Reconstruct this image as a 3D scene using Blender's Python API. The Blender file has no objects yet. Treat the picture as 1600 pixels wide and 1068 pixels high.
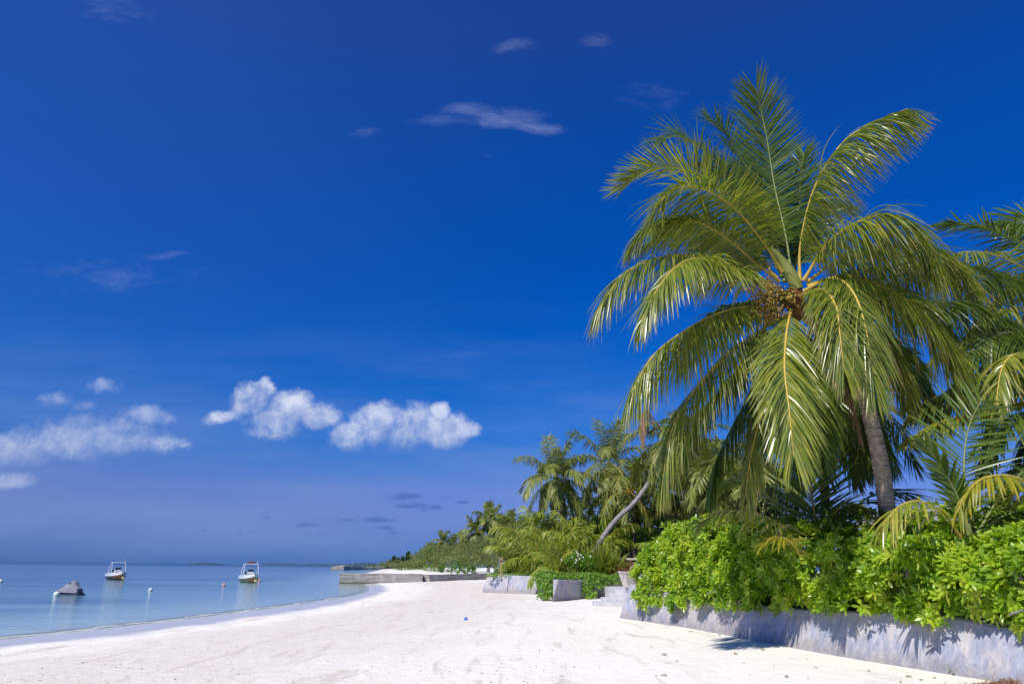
import bpy, math
import numpy as np
from mathutils import Vector, Matrix, Euler

# ------------------------------------------------------------------ camera, sky, sun, exposure
SC = bpy.context.scene
COL = SC.collection
CAMZ = 1.7
PITCH, ROLL, FOC = math.radians(18.2), math.radians(0.6), 1067.0
SEA = -0.5
cam = bpy.data.cameras.new('camera'); cam_o = bpy.data.objects.new('camera', cam); COL.objects.link(cam_o)
cam.sensor_width = 36.0; cam.lens = FOC / 1600.0 * 36.0
cam.clip_start = 0.1; cam.clip_end = 40000
RM = Euler((math.pi / 2 + PITCH, 0, 0)).to_matrix() @ Euler((0, 0, ROLL)).to_matrix()
cam_o.matrix_world = Matrix.Translation((0, 0, CAMZ)) @ RM.to_4x4()
SC.camera = cam_o
RMN = np.array(RM)
SUN_EL, SUN_AZ = math.radians(49), math.radians(-143)     # azimuth from +Y towards +X
sdir = Vector((math.sin(SUN_AZ) * math.cos(SUN_EL), math.cos(SUN_AZ) * math.cos(SUN_EL), math.sin(SUN_EL)))
sun = bpy.data.lights.new('sun', 'SUN'); sun.energy = 4.7; sun.angle = math.radians(0.5); sun.color = (1.0, 0.955, 0.88)
sun_o = bpy.data.objects.new('sun', sun); COL.objects.link(sun_o)
sun_o.rotation_euler = sdir.to_track_quat('Z', 'Y').to_euler(); sun_o.location = (-20, -20, 40)
SC.view_settings.view_transform = 'Standard'; SC.view_settings.look = 'None'
SC.view_settings.exposure = 0.0; SC.view_settings.gamma = 1.0
SC.render.engine = 'CYCLES'
SC.cycles.max_bounces = 6; SC.cycles.transparent_max_bounces = 8; SC.cycles.sample_clamp_indirect = 4


def pdir(px, py):
    return RMN @ np.array([(px - 800) / FOC, -(py - 534) / FOC, -1.0])


def at(px, py, Y):
    """world point at depth Y (metres ahead of the photographer) on the line of a photo pixel"""
    d = pdir(px, py)
    return np.array([0, 0, CAMZ]) + d * (Y / d[1])


def uv(px, py):
    d = pdir(px, py)
    return d[0] / d[1], d[2] / d[1]


def lin(r, g, b):
    f = lambda c: (c / 255 / 12.92) if c / 255 <= 0.04045 else ((c / 255 + 0.055) / 1.055) ** 2.4
    return (f(r), f(g), f(b))


class NB:
    """small helper to write node maths"""
    def __init__(s, tree): s.t = tree; s.n = tree.nodes; s.l = tree.links
    def new(s, typ, **kw):
        n = s.n.new(typ)
        for k, v in kw.items(): setattr(n, k, v)
        return n
    def put(s, sock, v):
        if isinstance(v, bpy.types.NodeSocket): s.l.new(v, sock)
        else:
            if hasattr(sock.default_value, '__len__') and not hasattr(v, '__len__'): v = [v] * len(sock.default_value)
            if hasattr(v, '__len__') and len(v) == 3 and len(sock.default_value) == 4: v = (*v, 1)
            sock.default_value = v
    def m(s, op, a, b=0.0, c=0.0, clamp=False):
        n = s.new('ShaderNodeMath', operation=op, use_clamp=clamp)
        s.put(n.inputs[0], a); s.put(n.inputs[1], b); s.put(n.inputs[2], c)
        return n.outputs[0]
    def vm(s, op, a, b=(0, 0, 0), scale=None):
        n = s.new('ShaderNodeVectorMath', operation=op)
        s.put(n.inputs[0], a); s.put(n.inputs[1], b)
        if scale is not None: s.put(n.inputs['Scale'], scale)
        return n.outputs[0]
    def mix(s, f, a, b, mode='MIX'):
        n = s.new('ShaderNodeMix', data_type='RGBA', blend_type=mode)
        s.put(n.inputs[0], f); s.put(n.inputs[6], a); s.put(n.inputs[7], b)
        return n.outputs[2]
    def noise(s, vec, scale, detail=4, rough=0.55, dist=0.0):
        n = s.new('ShaderNodeTexNoise'); n.inputs['Scale'].default_value = scale
        n.inputs['Detail'].default_value = detail; n.inputs['Roughness'].default_value = rough
        n.inputs['Distortion'].default_value = dist
        if vec is not None: s.l.new(vec, n.inputs['Vector'])
        return n.outputs['Fac']
    def ramp(s, f, pts, interp='LINEAR'):
        n = s.new('ShaderNodeValToRGB'); n.color_ramp.interpolation = interp
        e = n.color_ramp.elements
        while len(e) < len(pts): e.new(0.5)
        for i, (p, c) in enumerate(pts):
            e[i].position = p
            e[i].color = (*c, 1) if hasattr(c, '__len__') else (c, c, c, 1)
        s.put(n.inputs[0], f)
        return n.outputs[0]
    def sstep(s, x, a, b):
        n = s.new('ShaderNodeMapRange', interpolation_type='SMOOTHSTEP')
        s.put(n.inputs[0], x); n.inputs[1].default_value = a; n.inputs[2].default_value = b
        return n.outputs[0]
    def sep(s, v):
        n = s.new('ShaderNodeSeparateXYZ'); s.l.new(v, n.inputs[0]); return n.outputs
    def comb(s, x, y, z):
        n = s.new('ShaderNodeCombineXYZ')
        for i, v in enumerate((x, y, z)): s.put(n.inputs[i], v)
        return n.outputs[0]


world = bpy.data.worlds.new('World'); SC.world = world; world.use_nodes = True
wt = world.node_tree; wt.nodes.clear(); W = NB(wt)
SKYK = 0.1
sky = W.new('ShaderNodeTexSky', sky_type='NISHITA'); sky.sun_disc = False
sky.sun_elevation = SUN_EL; sky.sun_rotation = SUN_AZ; sky.air_density = 1.0; sky.dust_density = 0.2; sky.ozone_density = 3.0
tc = W.new('ShaderNodeTexCoord')
dirv = W.vm('NORMALIZE', tc.outputs['Generated'])
dx, dy, dz = W.sep(dirv)
# deep polarised-looking blue: the clear-air sky is filtered per height above the horizon
SKYTINT = [(0.0, (0.0998, 0.26, 0.9566)), (0.0061, (0.0998, 0.26, 0.9566)), (0.0341, (0.166, 0.2946, 0.9023)), (0.0676, (0.2753, 0.3583, 0.8958)), (0.1015, (0.2956, 0.4013, 0.9127)), (0.1444, (0.1505, 0.4113, 0.968)), (0.1877, (0.0697, 0.4172, 1.0509)), (0.2396, (0.0196, 0.4053, 1.0903)), (0.3082, (0.004, 0.4016, 1.1443)), (0.3915, (0.0, 0.3983, 1.2026)), (0.4702, (0.0056, 0.4196, 1.2321)), (0.5566, (0.0313, 0.4304, 1.2715)), (0.6209, (0.0663, 0.434, 1.2431)), (0.6725, (0.1311, 0.4226, 1.1905)), (1.0, (0.1311, 0.4226, 1.1905))]  #TINT
tint = W.ramp(W.m('MAXIMUM', dz, 0.0), SKYTINT, 'LINEAR')
skyc = W.vm('MULTIPLY', sky.outputs[0], tint)
skyc = W.vm('ADD', skyc, W.vm('SCALE', W.comb(0.16, 0.15, 0.10), scale=W.sstep(W.m('MULTIPLY', dx, -1.0), -0.2, 0.9)))
# clouds, laid out on a far flat field beyond the horizon (tangent coordinates)
dyc = W.m('MAXIMUM', dy, 0.05)
cu = W.m('DIVIDE', dx, dyc); cv = W.m('DIVIDE', dz, dyc)
cuv = W.comb(cu, cv, 0.0)
front = W.sstep(dy, 0.1, 0.3)


wsm = W.new('ShaderNodeTexNoise'); wsm.inputs['Scale'].default_value = 7; wsm.inputs['Detail'].default_value = 7; wsm.inputs['Roughness'].default_value = 0.6
wt.links.new(cuv, wsm.inputs['Vector'])
wcol = W.vm('SUBTRACT', wsm.outputs['Color'], (0.5, 0.5, 0.5))


def ell(cx, cy, px, py, rx, ry, amp=1.0):
    u0, v0 = uv(px, py)
    su = 1.0 / (rx / FOC / math.cos(PITCH)); sv = 1.0 / (ry / FOC / math.cos(PITCH) * (1.0 + max(v0, 0) ** 2))
    du = W.m('MULTIPLY', W.m('SUBTRACT', cx, u0), su); dv = W.m('MULTIPLY', W.m('SUBTRACT', cy, v0), sv)
    r2 = W.m('ADD', W.m('MULTIPLY', du, du), W.m('MULTIPLY', dv, dv))
    return W.m('MULTIPLY', W.m('MAXIMUM', W.m('SUBTRACT', 1.0, r2), -3.0), amp)


def field(lst, wamp, off=(0, 0, 0), k=0.25):
    q = W.vm('ADD', W.vm('ADD', cuv, W.vm('SCALE', wcol, scale=wamp)), off)
    cx, cy, _ = W.sep(q)
    acc = None
    for e in lst:
        f = ell(cx, cy, *e)
        acc = f if acc is None else W.m('SMOOTH_MAX', acc, f, k)
    return acc


cum = [(350, 650, 40, 12, .8), (395, 628, 40, 34), (418, 608, 24, 22), (425, 668, 52, 32), (455, 642, 45, 34), (500, 655, 45, 24),
       (545, 680, 42, 26), (590, 662, 58, 38), (640, 668, 62, 40), (690, 675, 55, 34), (684, 645, 18, 20), (730, 672, 26, 16, .9),
       (0, 700, 120, 34, .8), (90, 692, 120, 38, .85), (180, 682, 100, 34, .9), (250, 690, 70, 22, .8), (230, 648, 56, 18, .8), (130, 665, 60, 20, .6),
       (28, 750, 42, 16, .8), (160, 608, 34, 12, .5), (95, 622, 34, 14, .4), (130, 636, 22, 10, .45)]
p3 = W.vm('ADD', cuv, W.vm('SCALE', wcol, scale=0.05))
def cloud_d(off):
    cf = field(cum, 0.05, off)
    nn = W.noise(W.vm('ADD', p3, off), 14, 12, 0.70)
    n0 = W.noise(W.vm('ADD', cuv, off), 5.0, 3, 0.5)
    return cf, W.m('ADD', W.m('ADD', W.m('MINIMUM', W.m('MULTIPLY', cf, 1.15), 0.85), W.m('MULTIPLY', W.m('SUBTRACT', nn, 0.52), 3.3)), W.m('MULTIPLY', W.m('SUBTRACT', n0, 0.5), 1.0))
(cf0, d0), (cf1, d1) = cloud_d((0, 0, 0)), cloud_d((-0.014, 0.026, 0))
cd = W.sstep(d0, -0.05, 1.35)
lit = W.m('ADD', W.m('ADD', 0.50, W.m('MULTIPLY', W.m('SUBTRACT', d0, d1), 0.34)), W.m('MULTIPLY', W.m('MINIMUM', W.m('SUBTRACT', cf0, cf1), 1.2), 0.34), clamp=True)
ccol = W.mix(lit, lin(112, 142, 205), lin(224, 231, 248))
cvfade = W.m('SUBTRACT', 0.92, W.m('MULTIPLY', W.sstep(W.m('MULTIPLY', cu, -1.0), 0.42, 0.60), 0.40))
cden = W.m('MULTIPLY', W.m('MULTIPLY', cd, cvfade), front)
wis = [(770, 184, 100, 17, 1.0), (735, 174, 55, 13, 1.0), (700, 188, 70, 10, .8), (840, 199, 65, 9, .8), (570, 208, 24, 9, .45), (806, 73, 40, 9, .5), (930, 62, 26, 9, .4),
       (268, 396, 34, 7, .45), (635, 560, 38, 6, .3), (1010, 152, 60, 12, .2), (175, 10, 70, 16, .25), (200, 430, 150, 20, .2), (700, 556, 50, 5, .25), (890, 556, 16, 5, .2)]
wf = field(wis, 0.045)
sp = W.vm('MULTIPLY', p3, (0.35, 1.0, 1.0))
wn = W.noise(W.vm('ADD', sp, W.vm('SCALE', wcol, scale=0.03)), 24, 9, 0.68)
wd = W.m('MULTIPLY', W.m('MULTIPLY', W.sstep(W.m('ADD', wf, W.m('MULTIPLY', W.m('SUBTRACT', wn, 0.55), 3.0)), -0.3, 2.4), front), 0.6)
vn = W.noise(W.vm('MULTIPLY', cuv, (1.0, 5.5, 1.0)), 2.2, 6, 0.55)
veil = W.m('MULTIPLY', W.m('MULTIPLY', W.m('MULTIPLY', W.sstep(vn, 0.34, 0.75), W.sstep(cv, 0.42, 0.06)), W.sstep(cv, -0.02, 0.05)), 0.40)
dk = [(630, 775, 34, 7), (645, 789, 34, 5), (677, 793, 28, 4, .9), (722, 785, 14, 4, .9), (590, 811, 34, 5), (545, 812, 22, 3, .7), (600, 823, 24, 4, .7), (480, 820, 24, 4, .7),
      (420, 806, 10, 3, .6), (620, 832, 24, 3, .5), (380, 830, 30, 4, .5), (300, 826, 40, 3, .4), (110, 808, 60, 3, .4), (500, 835, 40, 4, .45)]
df = field(dk, 0.012)
dn = W.noise(W.vm('MULTIPLY', cuv, (1.0, 2.6, 1.0)), 50, 5, 0.6)
dd = W.m('MULTIPLY', W.m('MULTIPLY', W.sstep(W.m('ADD', df, W.m('MULTIPLY', W.m('SUBTRACT', dn, 0.55), 2.0)), 0.0, 1.1), front), 0.6)
S10 = lambda c: tuple(x / SKYK for x in c)
c1 = W.mix(veil, skyc, S10(lin(138, 158, 208)))
c1 = W.mix(dd, c1, S10(lin(62, 98, 172)))
c1 = W.mix(wd, c1, S10(lin(165, 180, 225)))
c1 = W.mix(cden, c1, W.vm('SCALE', ccol, scale=1.0 / SKYK))
bg = W.new('ShaderNodeBackground'); bg.inputs['Strength'].default_value = SKYK
wt.links.new(c1, bg.inputs['Color'])
wo = W.new('ShaderNodeOutputWorld'); wt.links.new(bg.outputs[0], wo.inputs['Surface'])

# ------------------------------------------------------------------ object helpers
rng = np.random.default_rng(7)


def tag(o, label=None, cat=None, group=None, kind=None):
    if label: o['label'] = label
    if cat: o['category'] = cat
    if group: o['group'] = group
    if kind: o['kind'] = kind
    return o


def empty(name, loc, label=None, cat=None, group=None):
    o = bpy.data.objects.new(name, None); COL.objects.link(o); o.location = loc; o.empty_display_size = 0.3
    return tag(o, label, cat, group)


def dup(root, loc, rotz=0.0, scale=1.0, label=None, cat=None, group=None):
    r = root.copy(); COL.objects.link(r); r.location = loc; r.rotation_euler = (0, 0, rotz); r.scale = (scale,) * 3
    tag(r, label, cat, group)
    for ch in list(root.children):
        c = ch.copy(); COL.objects.link(c); c.parent = r
        for g in ch.children:
            d = g.copy(); COL.objects.link(d); d.parent = c
    return r


class MB:
    def __init__(s): s.v = []; s.f = []; s.m = []; s.r = []; s.n = 0; s.s = []
    def add(s, v, f, mat=0, rnd=0.5, smooth=False):
        v = np.asarray(v, float).reshape(-1, 3)
        f = [np.asarray(f)] if isinstance(f, np.ndarray) else [np.asarray(f, dtype=object)] if len(set(map(len, f))) > 1 else [np.asarray(f)]
        f = f[0]
        s.v.append(v)
        if f.dtype == object: s.f.extend([[i + s.n for i in q] for q in f])
        else: s.f.extend((f + s.n).tolist())
        k = len(f)
        s.m.append(np.full(k, mat)); s.r.append(np.broadcast_to(np.asarray(rnd, float), (k,)) if np.ndim(rnd) == 0 else np.asarray(rnd, float)); s.s.append(np.full(k, smooth))
        s.n += len(v)
    def build(s, name, mats, parent=None, loc=None):
        me = bpy.data.meshes.new(name)
        v = np.concatenate(s.v)
        base = np.array(loc if loc is not None else (parent.location if parent is not None else (0, 0, 0)), float)
        if parent is not None and parent.parent is not None: base = np.array(parent.parent.location)
        v = v - base
        sizes = np.array([len(q) for q in s.f]); flat = np.fromiter((i for q in s.f for i in q), int, sizes.sum())
        me.vertices.add(len(v)); me.vertices.foreach_set('co', v.ravel())
        me.loops.add(len(flat)); me.loops.foreach_set('vertex_index', flat)
        me.polygons.add(len(sizes)); me.polygons.foreach_set('loop_start', np.concatenate([[0], np.cumsum(sizes)[:-1]]))
        me.polygons.foreach_set('loop_total', sizes)
        me.update(calc_edges=True)
        me.polygons.foreach_set('material_index', np.concatenate(s.m).astype(int))
        me.polygons.foreach_set('use_smooth', np.concatenate(s.s).astype(bool))
        a = me.attributes.new('rnd', 'FLOAT', 'FACE'); a.data.foreach_set('value', np.concatenate(s.r).astype(np.float32))
        for m in (mats if isinstance(mats, (list, tuple)) else [mats]): me.materials.append(m)
        me.validate()
        o = bpy.data.objects.new(name, me); COL.objects.link(o)
        if parent is not None: o.parent = parent
        elif loc is not None: o.location = loc
        return o


def nrm(a): return a / np.maximum(np.linalg.norm(a, axis=-1, keepdims=True), 1e-9)


def ribbons(mb, P, Wd, mat=0, rnd=None, fold=None, tip=0.0):
    """P (M,K,3) centre lines, Wd (M,K,3) half-width vectors, optional fold (M,K,3) lifts the two edges"""
    M, K, _ = P.shape
    rnd = rng.random(M) if rnd is None else np.broadcast_to(rnd, (M,))
    if fold is None:
        V = np.stack([P - Wd, P + Wd], 2).reshape(-1, 3)
        i = (np.arange(M)[:, None] * K + np.arange(K - 1)[None]) * 2
        F = np.stack([i, i + 1, i + 3, i + 2], -1).reshape(-1, 4)
        mb.add(V, F, mat, np.repeat(rnd, K - 1), True)
    else:
        V = np.stack([P - Wd + fold, P, P + Wd + fold], 2).reshape(-1, 3)
        i = (np.arange(M)[:, None] * K + np.arange(K - 1)[None]) * 3
        F = np.concatenate([np.stack([i, i + 1, i + 4, i + 3], -1).reshape(-1, 4), np.stack([i + 1, i + 2, i + 5, i + 4], -1).reshape(-1, 4)])
        r = np.repeat(rnd, K - 1)
        if tip: r = r.reshape(M, K - 1); r[rng.random(M) < tip, -1] = 2.0; r = r.ravel()
        mb.add(V, F, mat, np.concatenate([r, r]), False)


def smooth_path(P, n):
    """Catmull-Rom through the points, n samples, even arc length"""
    P = np.asarray(P, float)
    Q = np.vstack([2 * P[0] - P[1], P, 2 * P[-1] - P[-2]])
    out = []
    for i in range(1, len(Q) - 2):
        t = np.linspace(0, 1, 14, endpoint=False)[:, None]
        a, b, c, d = Q[i - 1], Q[i], Q[i + 1], Q[i + 2]
        out.append(0.5 * ((2 * b) + (-a + c) * t + (2 * a - 5 * b + 4 * c - d) * t ** 2 + (-a + 3 * b - 3 * c + d) * t ** 3))
    out = np.vstack(out + [Q[-2:-1]])
    L = np.concatenate([[0], np.cumsum(np.linalg.norm(np.diff(out, axis=0), axis=1))])
    s = np.linspace(0, L[-1], n)
    return np.stack([np.interp(s, L, out[:, k]) for k in range(3)], 1)


def tube(mb, P, R, seg=8, mat=0, rnd=0.5, cap=True, smooth=True, flat=1.0):
    P = np.asarray(P, float); n = len(P); R = np.broadcast_to(np.asarray(R, float), (n,))
    T = nrm(np.gradient(P, axis=0))
    up = np.array([0, 0, 1.0]) if abs(T[0][2]) < 0.9 else np.array([1.0, 0, 0])
    A = []
    a = nrm(np.cross(T[0], up))
    for i in range(n):
        a = nrm(a - T[i] * np.dot(a, T[i])); A.append(a)
    A = np.array(A); B = np.cross(T, A)
    th = np.linspace(0, 2 * np.pi, seg, endpoint=False)
    V = P[:, None] + R[:, None, None] * (np.cos(th)[None, :, None] * A[:, None] + flat * np.sin(th)[None, :, None] * B[:, None])
    i = np.arange(n - 1)[:, None] * seg; j = np.arange(seg)[None]; j2 = (j + 1) % seg
    F = np.stack([i + j, i + j2, i + seg + j2, i + seg + j], -1).reshape(-1, 4)
    mb.add(V.reshape(-1, 3), F, mat, rnd, smooth)
    if cap:
        mb.add(V[0], [list(range(seg))[::-1]], mat, rnd, False); mb.add(V[-1], [list(range(seg))], mat, rnd, False)


def box(mb, c, s, mat=0, rot=0.0, bev=0.0, rnd=0.5):
    x, y, z = np.array(s) / 2.0
    if bev <= 0:
        V = np.array([[a * x, b * y, d * z] for d in (-1, 1) for a, b in ((-1, -1), (1, -1), (1, 1), (-1, 1))])
        F = [[0, 3, 2, 1], [4, 5, 6, 7], [0, 1, 5, 4], [1, 2, 6, 5], [2, 3, 7, 6], [3, 0, 4, 7]]
    else:
        e = bev; ring = []
        for zz, k in ((-z, e), (-z + e, 0), (z - e, 0), (z, e)):
            for sx, sy in ((-1, -1), (1, -1), (1, 1), (-1, 1)):
                if sx * sy > 0: ring += [[sx * (x - k), sy * (y - k - e * .7), zz], [sx * (x - k - e * .7), sy * (y - k), zz]]
                else: ring += [[sx * (x - k - e * .7), sy * (y - k), zz], [sx * (x - k), sy * (y - k - e * .7), zz]]
        V = np.array(ring); F = []
        for l in range(3):
            for j in range(8): F.append([l * 8 + j, l * 8 + (j + 1) % 8, l * 8 + 8 + (j + 1) % 8, l * 8 + 8 + j])
        mb_v = V
        c0, s0 = math.cos(rot), math.sin(rot); R = np.array([[c0, -s0, 0], [s0, c0, 0], [0, 0, 1]])
        V = V @ R.T + np.array(c)
        mb.add(V, F, mat, rnd); mb.add(V[:8], [list(range(8))[::-1]], mat, rnd); mb.add(V[24:], [list(range(8))], mat, rnd)
        return
    c0, s0 = math.cos(rot), math.sin(rot); R = np.array([[c0, -s0, 0], [s0, c0, 0], [0, 0, 1]])
    mb.add(V @ R.T + np.array(c), F, mat, rnd)


def prism(mb, poly, lo, hi, mat=0, rnd=0.5):
    """poly (n,2)->vertical prism; lo/hi scalar or per vertex arrays"""
    n = len(poly); lo = np.broadcast_to(lo, (n,)); hi = np.broadcast_to(hi, (n,))
    V = np.vstack([np.c_[poly, lo], np.c_[poly, hi]])
    mb.add(V, [[i, (i + 1) % n, n + (i + 1) % n, n + i] for i in range(n)], mat, rnd)
    mb.add(V[:n], [list(range(n))[::-1]], mat, rnd); mb.add(V[n:], [list(range(n))], mat, rnd)


def sphere(mb, c, r, seg=14, rings=8, mat=0, rnd=0.5, sc=(1, 1, 1)):
    th = np.linspace(0, 2 * np.pi, seg, endpoint=False); ph = np.linspace(0.02, np.pi - 0.02, rings + 1)
    V = np.stack([np.sin(ph)[:, None] * np.cos(th)[None], np.sin(ph)[:, None] * np.sin(th)[None], np.broadcast_to(np.cos(ph)[:, None], (rings + 1, seg))], -1) * r * np.array(sc) + np.array(c)
    i = np.arange(rings)[:, None] * seg; j = np.arange(seg)[None]; j2 = (j + 1) % seg
    mb.add(V.reshape(-1, 3), np.stack([i + seg + j, i + seg + j2, i + j2, i + j], -1).reshape(-1, 4), mat, rnd, True)


# ------------------------------------------------------------------ materials
def mat_new(name):
    m = bpy.data.materials.new(name); m.use_nodes = True; m.node_tree.nodes.clear()
    return m, NB(m.node_tree)


def leaf_mat(name, cols, rough=0.4, trans=0.3, tcol=None, spec=0.5, varscale=3.0, tip=None):
    m, N = mat_new(name)
    at_ = N.new('ShaderNodeAttribute', attribute_name='rnd')
    geo = N.new('ShaderNodeNewGeometry')
    n = N.noise(geo.outputs['Position'], varscale, 3)
    f = N.m('ADD', N.m('MULTIPLY', at_.outputs['Fac'], 0.75), N.m('MULTIPLY', N.m('SUBTRACT', n, 0.38), 1.0), clamp=True)
    k = len(cols)
    c = N.ramp(f, [(i / (k - 1), q) for i, q in enumerate(cols)])
    if tip: c = N.mix(N.m('GREATER_THAN', at_.outputs['Fac'], 1.5), c, tip)
    p = N.new('ShaderNodeBsdfPrincipled'); N.put(p.inputs['Base Color'], c); p.inputs['Roughness'].default_value = rough
    p.inputs['Specular IOR Level'].default_value = spec
    tr = N.new('ShaderNodeBsdfTranslucent')
    N.put(tr.inputs['Color'], N.vm('MULTIPLY', c, tcol or (1.5, 1.6, 0.6)))
    mx = N.new('ShaderNodeMixShader'); mx.inputs[0].default_value = trans
    N.l.new(p.outputs[0], mx.inputs[1]); N.l.new(tr.outputs[0], mx.inputs[2])
    o = N.new('ShaderNodeOutputMaterial'); N.l.new(mx.outputs[0], o.inputs[0])
    return m


def simple_mat(name, c1, c2=None, rough=0.6, scale=4.0, bump=0.0, bscale=40.0, spec=0.4, metal=0.0, stretch=(1, 1, 1)):
    m, N = mat_new(name)
    geo = N.new('ShaderNodeTexCoord')
    v = N.vm('MULTIPLY', geo.outputs['Object'], stretch)
    p = N.new('ShaderNodeBsdfPrincipled')
    if c2 is None: c2 = tuple(x * 0.82 for x in c1)
    N.put(p.inputs['Base Color'], N.mix(N.sstep(N.noise(v, scale, 6, 0.6), 0.35, 0.68), c1, c2))
    p.inputs['Roughness'].default_value = rough; p.inputs['Specular IOR Level'].default_value = spec; p.inputs['Metallic'].default_value = metal
    if bump:
        b = N.new('ShaderNodeBump'); b.inputs['Strength'].default_value = bump; b.inputs['Distance'].default_value = 0.02
        N.l.new(N.noise(v, bscale, 5, 0.6), b.inputs['Height']); N.l.new(b.outputs[0], p.inputs['Normal'])
    o = N.new('ShaderNodeOutputMaterial'); N.l.new(p.outputs[0], o.inputs[0])
    return m


M = {}
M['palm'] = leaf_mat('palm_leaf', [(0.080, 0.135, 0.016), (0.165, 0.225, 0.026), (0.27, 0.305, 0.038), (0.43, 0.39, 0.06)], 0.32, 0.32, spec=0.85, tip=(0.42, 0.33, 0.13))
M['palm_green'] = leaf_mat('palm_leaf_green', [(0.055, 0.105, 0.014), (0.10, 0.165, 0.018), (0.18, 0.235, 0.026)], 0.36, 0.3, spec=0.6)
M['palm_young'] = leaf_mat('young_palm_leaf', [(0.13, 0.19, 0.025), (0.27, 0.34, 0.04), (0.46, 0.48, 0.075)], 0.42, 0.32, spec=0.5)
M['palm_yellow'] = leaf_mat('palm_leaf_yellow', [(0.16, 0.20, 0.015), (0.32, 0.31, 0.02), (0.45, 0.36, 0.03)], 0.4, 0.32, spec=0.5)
M['palm_mid'] = leaf_mat('palm_leaf_far', [(0.10, 0.135, 0.028), (0.20, 0.235, 0.042), (0.33, 0.33, 0.070)], 0.45, 0.25, spec=0.45, varscale=1.0)
M['palm_dead'] = leaf_mat('palm_leaf_dead', [(0.16, 0.085, 0.045), (0.30, 0.17, 0.09), (0.40, 0.27, 0.15)], 0.7, 0.15, (1, 1, 1))
M['rachis'] = leaf_mat('rachis_skin', [(0.46, 0.33, 0.05), (0.62, 0.43, 0.08)], 0.45, 0.0)
M['rachis_green'] = leaf_mat('rachis_green', [(0.15, 0.20, 0.05), (0.24, 0.28, 0.08)], 0.45, 0.0)
M['rachis_orange'] = leaf_mat('rachis_orange', [(0.36, 0.20, 0.05), (0.46, 0.26, 0.07)], 0.5, 0.0)
M['hedge'] = leaf_mat('hedge_leaf', [(0.0969, 0.2109, 0.0137), (0.1767, 0.3249, 0.0160), (0.2850, 0.4389, 0.0205), (0.4104, 0.5130, 0.0342), (0.5244, 0.5016, 0.0570)], 0.36, 0.32, (1.4, 1.5, 0.5), spec=0.5, varscale=1.4)
M['vine'] = leaf_mat('vine_leaf', [(0.1150, 0.2530, 0.0345), (0.1955, 0.3565, 0.0460), (0.2990, 0.4255, 0.0690)], 0.45, 0.3, varscale=2.0)
M['scrub'] = leaf_mat('scrub_leaf', [(0.095, 0.13, 0.040), (0.175, 0.215, 0.068), (0.27, 0.30, 0.11)], 0.7, 0.2, (1.1, 1.2, 0.8), spec=0.2, varscale=0.25)
M['scrub_green'] = leaf_mat('scrub_bright_leaf', [(0.0770, 0.1760, 0.0165), (0.1320, 0.2640, 0.0220), (0.1870, 0.3190, 0.0330)], 0.5, 0.3, spec=0.3, varscale=0.5)
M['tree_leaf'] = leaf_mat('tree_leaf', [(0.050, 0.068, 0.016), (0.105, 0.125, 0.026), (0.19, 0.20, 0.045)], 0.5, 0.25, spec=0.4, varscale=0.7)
M['sword'] = leaf_mat('sword_leaf', [(0.10, 0.19, 0.02), (0.24, 0.30, 0.03), (0.38, 0.38, 0.06)], 0.4, 0.25, spec=0.5)
M['croton'] = leaf_mat('red_leaf', [(0.10, 0.10, 0.03), (0.24, 0.07, 0.04), (0.34, 0.16, 0.07)], 0.45, 0.2, (1, 1, 1))
M['conifer'] = leaf_mat('conifer_leaf', [(0.0390, 0.0754, 0.0390), (0.0715, 0.1105, 0.0585)], 0.7, 0.1, spec=0.2, varscale=0.2)
M['petal'] = simple_mat('petal', (0.75, 0.74, 0.66), None, 0.6)
M['bark'] = simple_mat('palm_bark', (0.66, 0.51, 0.39), (0.36, 0.27, 0.20), 0.85, 7.0, 0.6, 22.0, 0.2, stretch=(1, 1, 2.6))
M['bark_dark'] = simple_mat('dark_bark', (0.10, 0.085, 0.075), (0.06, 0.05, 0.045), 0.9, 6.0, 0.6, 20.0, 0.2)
M['bark_grey'] = simple_mat('grey_bark', (0.34, 0.31, 0.31), (0.22, 0.20, 0.20), 0.85, 6.0, 0.5, 20.0, 0.2)
M['fibre'] = simple_mat('palm_fibre', (0.22, 0.11, 0.04), (0.12, 0.055, 0.025), 0.9, 9.0, 0.9, 50.0, 0.1, stretch=(1, 1, .3))
M['spathe'] = simple_mat('spear_stalk', (0.24, 0.26, 0.06), (0.17, 0.20, 0.05), 0.5, 3.0, 0.2, 30.0, 0.4, stretch=(3, 3, .4))
M['flower'] = leaf_mat('palm_flower', [(0.30, 0.16, 0.02), (0.50, 0.30, 0.05), (0.60, 0.44, 0.10)], 0.7, 0.1, (1, 1, 1))
M['nut'] = leaf_mat('young_nut', [(0.16, 0.16, 0.02), (0.34, 0.27, 0.04), (0.45, 0.25, 0.05)], 0.45, 0.0)

# plain painted / boat / stone
M['white_gel'] = simple_mat('white_gelcoat', (0.82, 0.82, 0.80), (0.76, 0.76, 0.75), 0.25, 3.0, spec=0.5)
M['brown_hull'] = simple_mat('brown_hull', (0.26, 0.115, 0.040), (0.19, 0.085, 0.032), 0.35, 2.0, spec=0.5)
M['black_rub'] = simple_mat('dark_rubber', (0.03, 0.032, 0.04), (0.05, 0.05, 0.06), 0.6, 3.0)
M['dark_seat'] = simple_mat('dark_cushion', (0.07, 0.045, 0.04), (0.05, 0.035, 0.03), 0.7, 3.0)
M['tarp'] = simple_mat('grey_tarpaulin', (0.27, 0.26, 0.30), (0.20, 0.20, 0.24), 0.75, 2.5, 0.5, 6.0)
M['navy'] = simple_mat('navy_hull', (0.04, 0.055, 0.10), (0.03, 0.04, 0.07), 0.3, 3.0)
M['metal'] = simple_mat('white_tube', (0.78, 0.78, 0.80), (0.7, 0.7, 0.72), 0.3, 3.0, spec=0.6)
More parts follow.
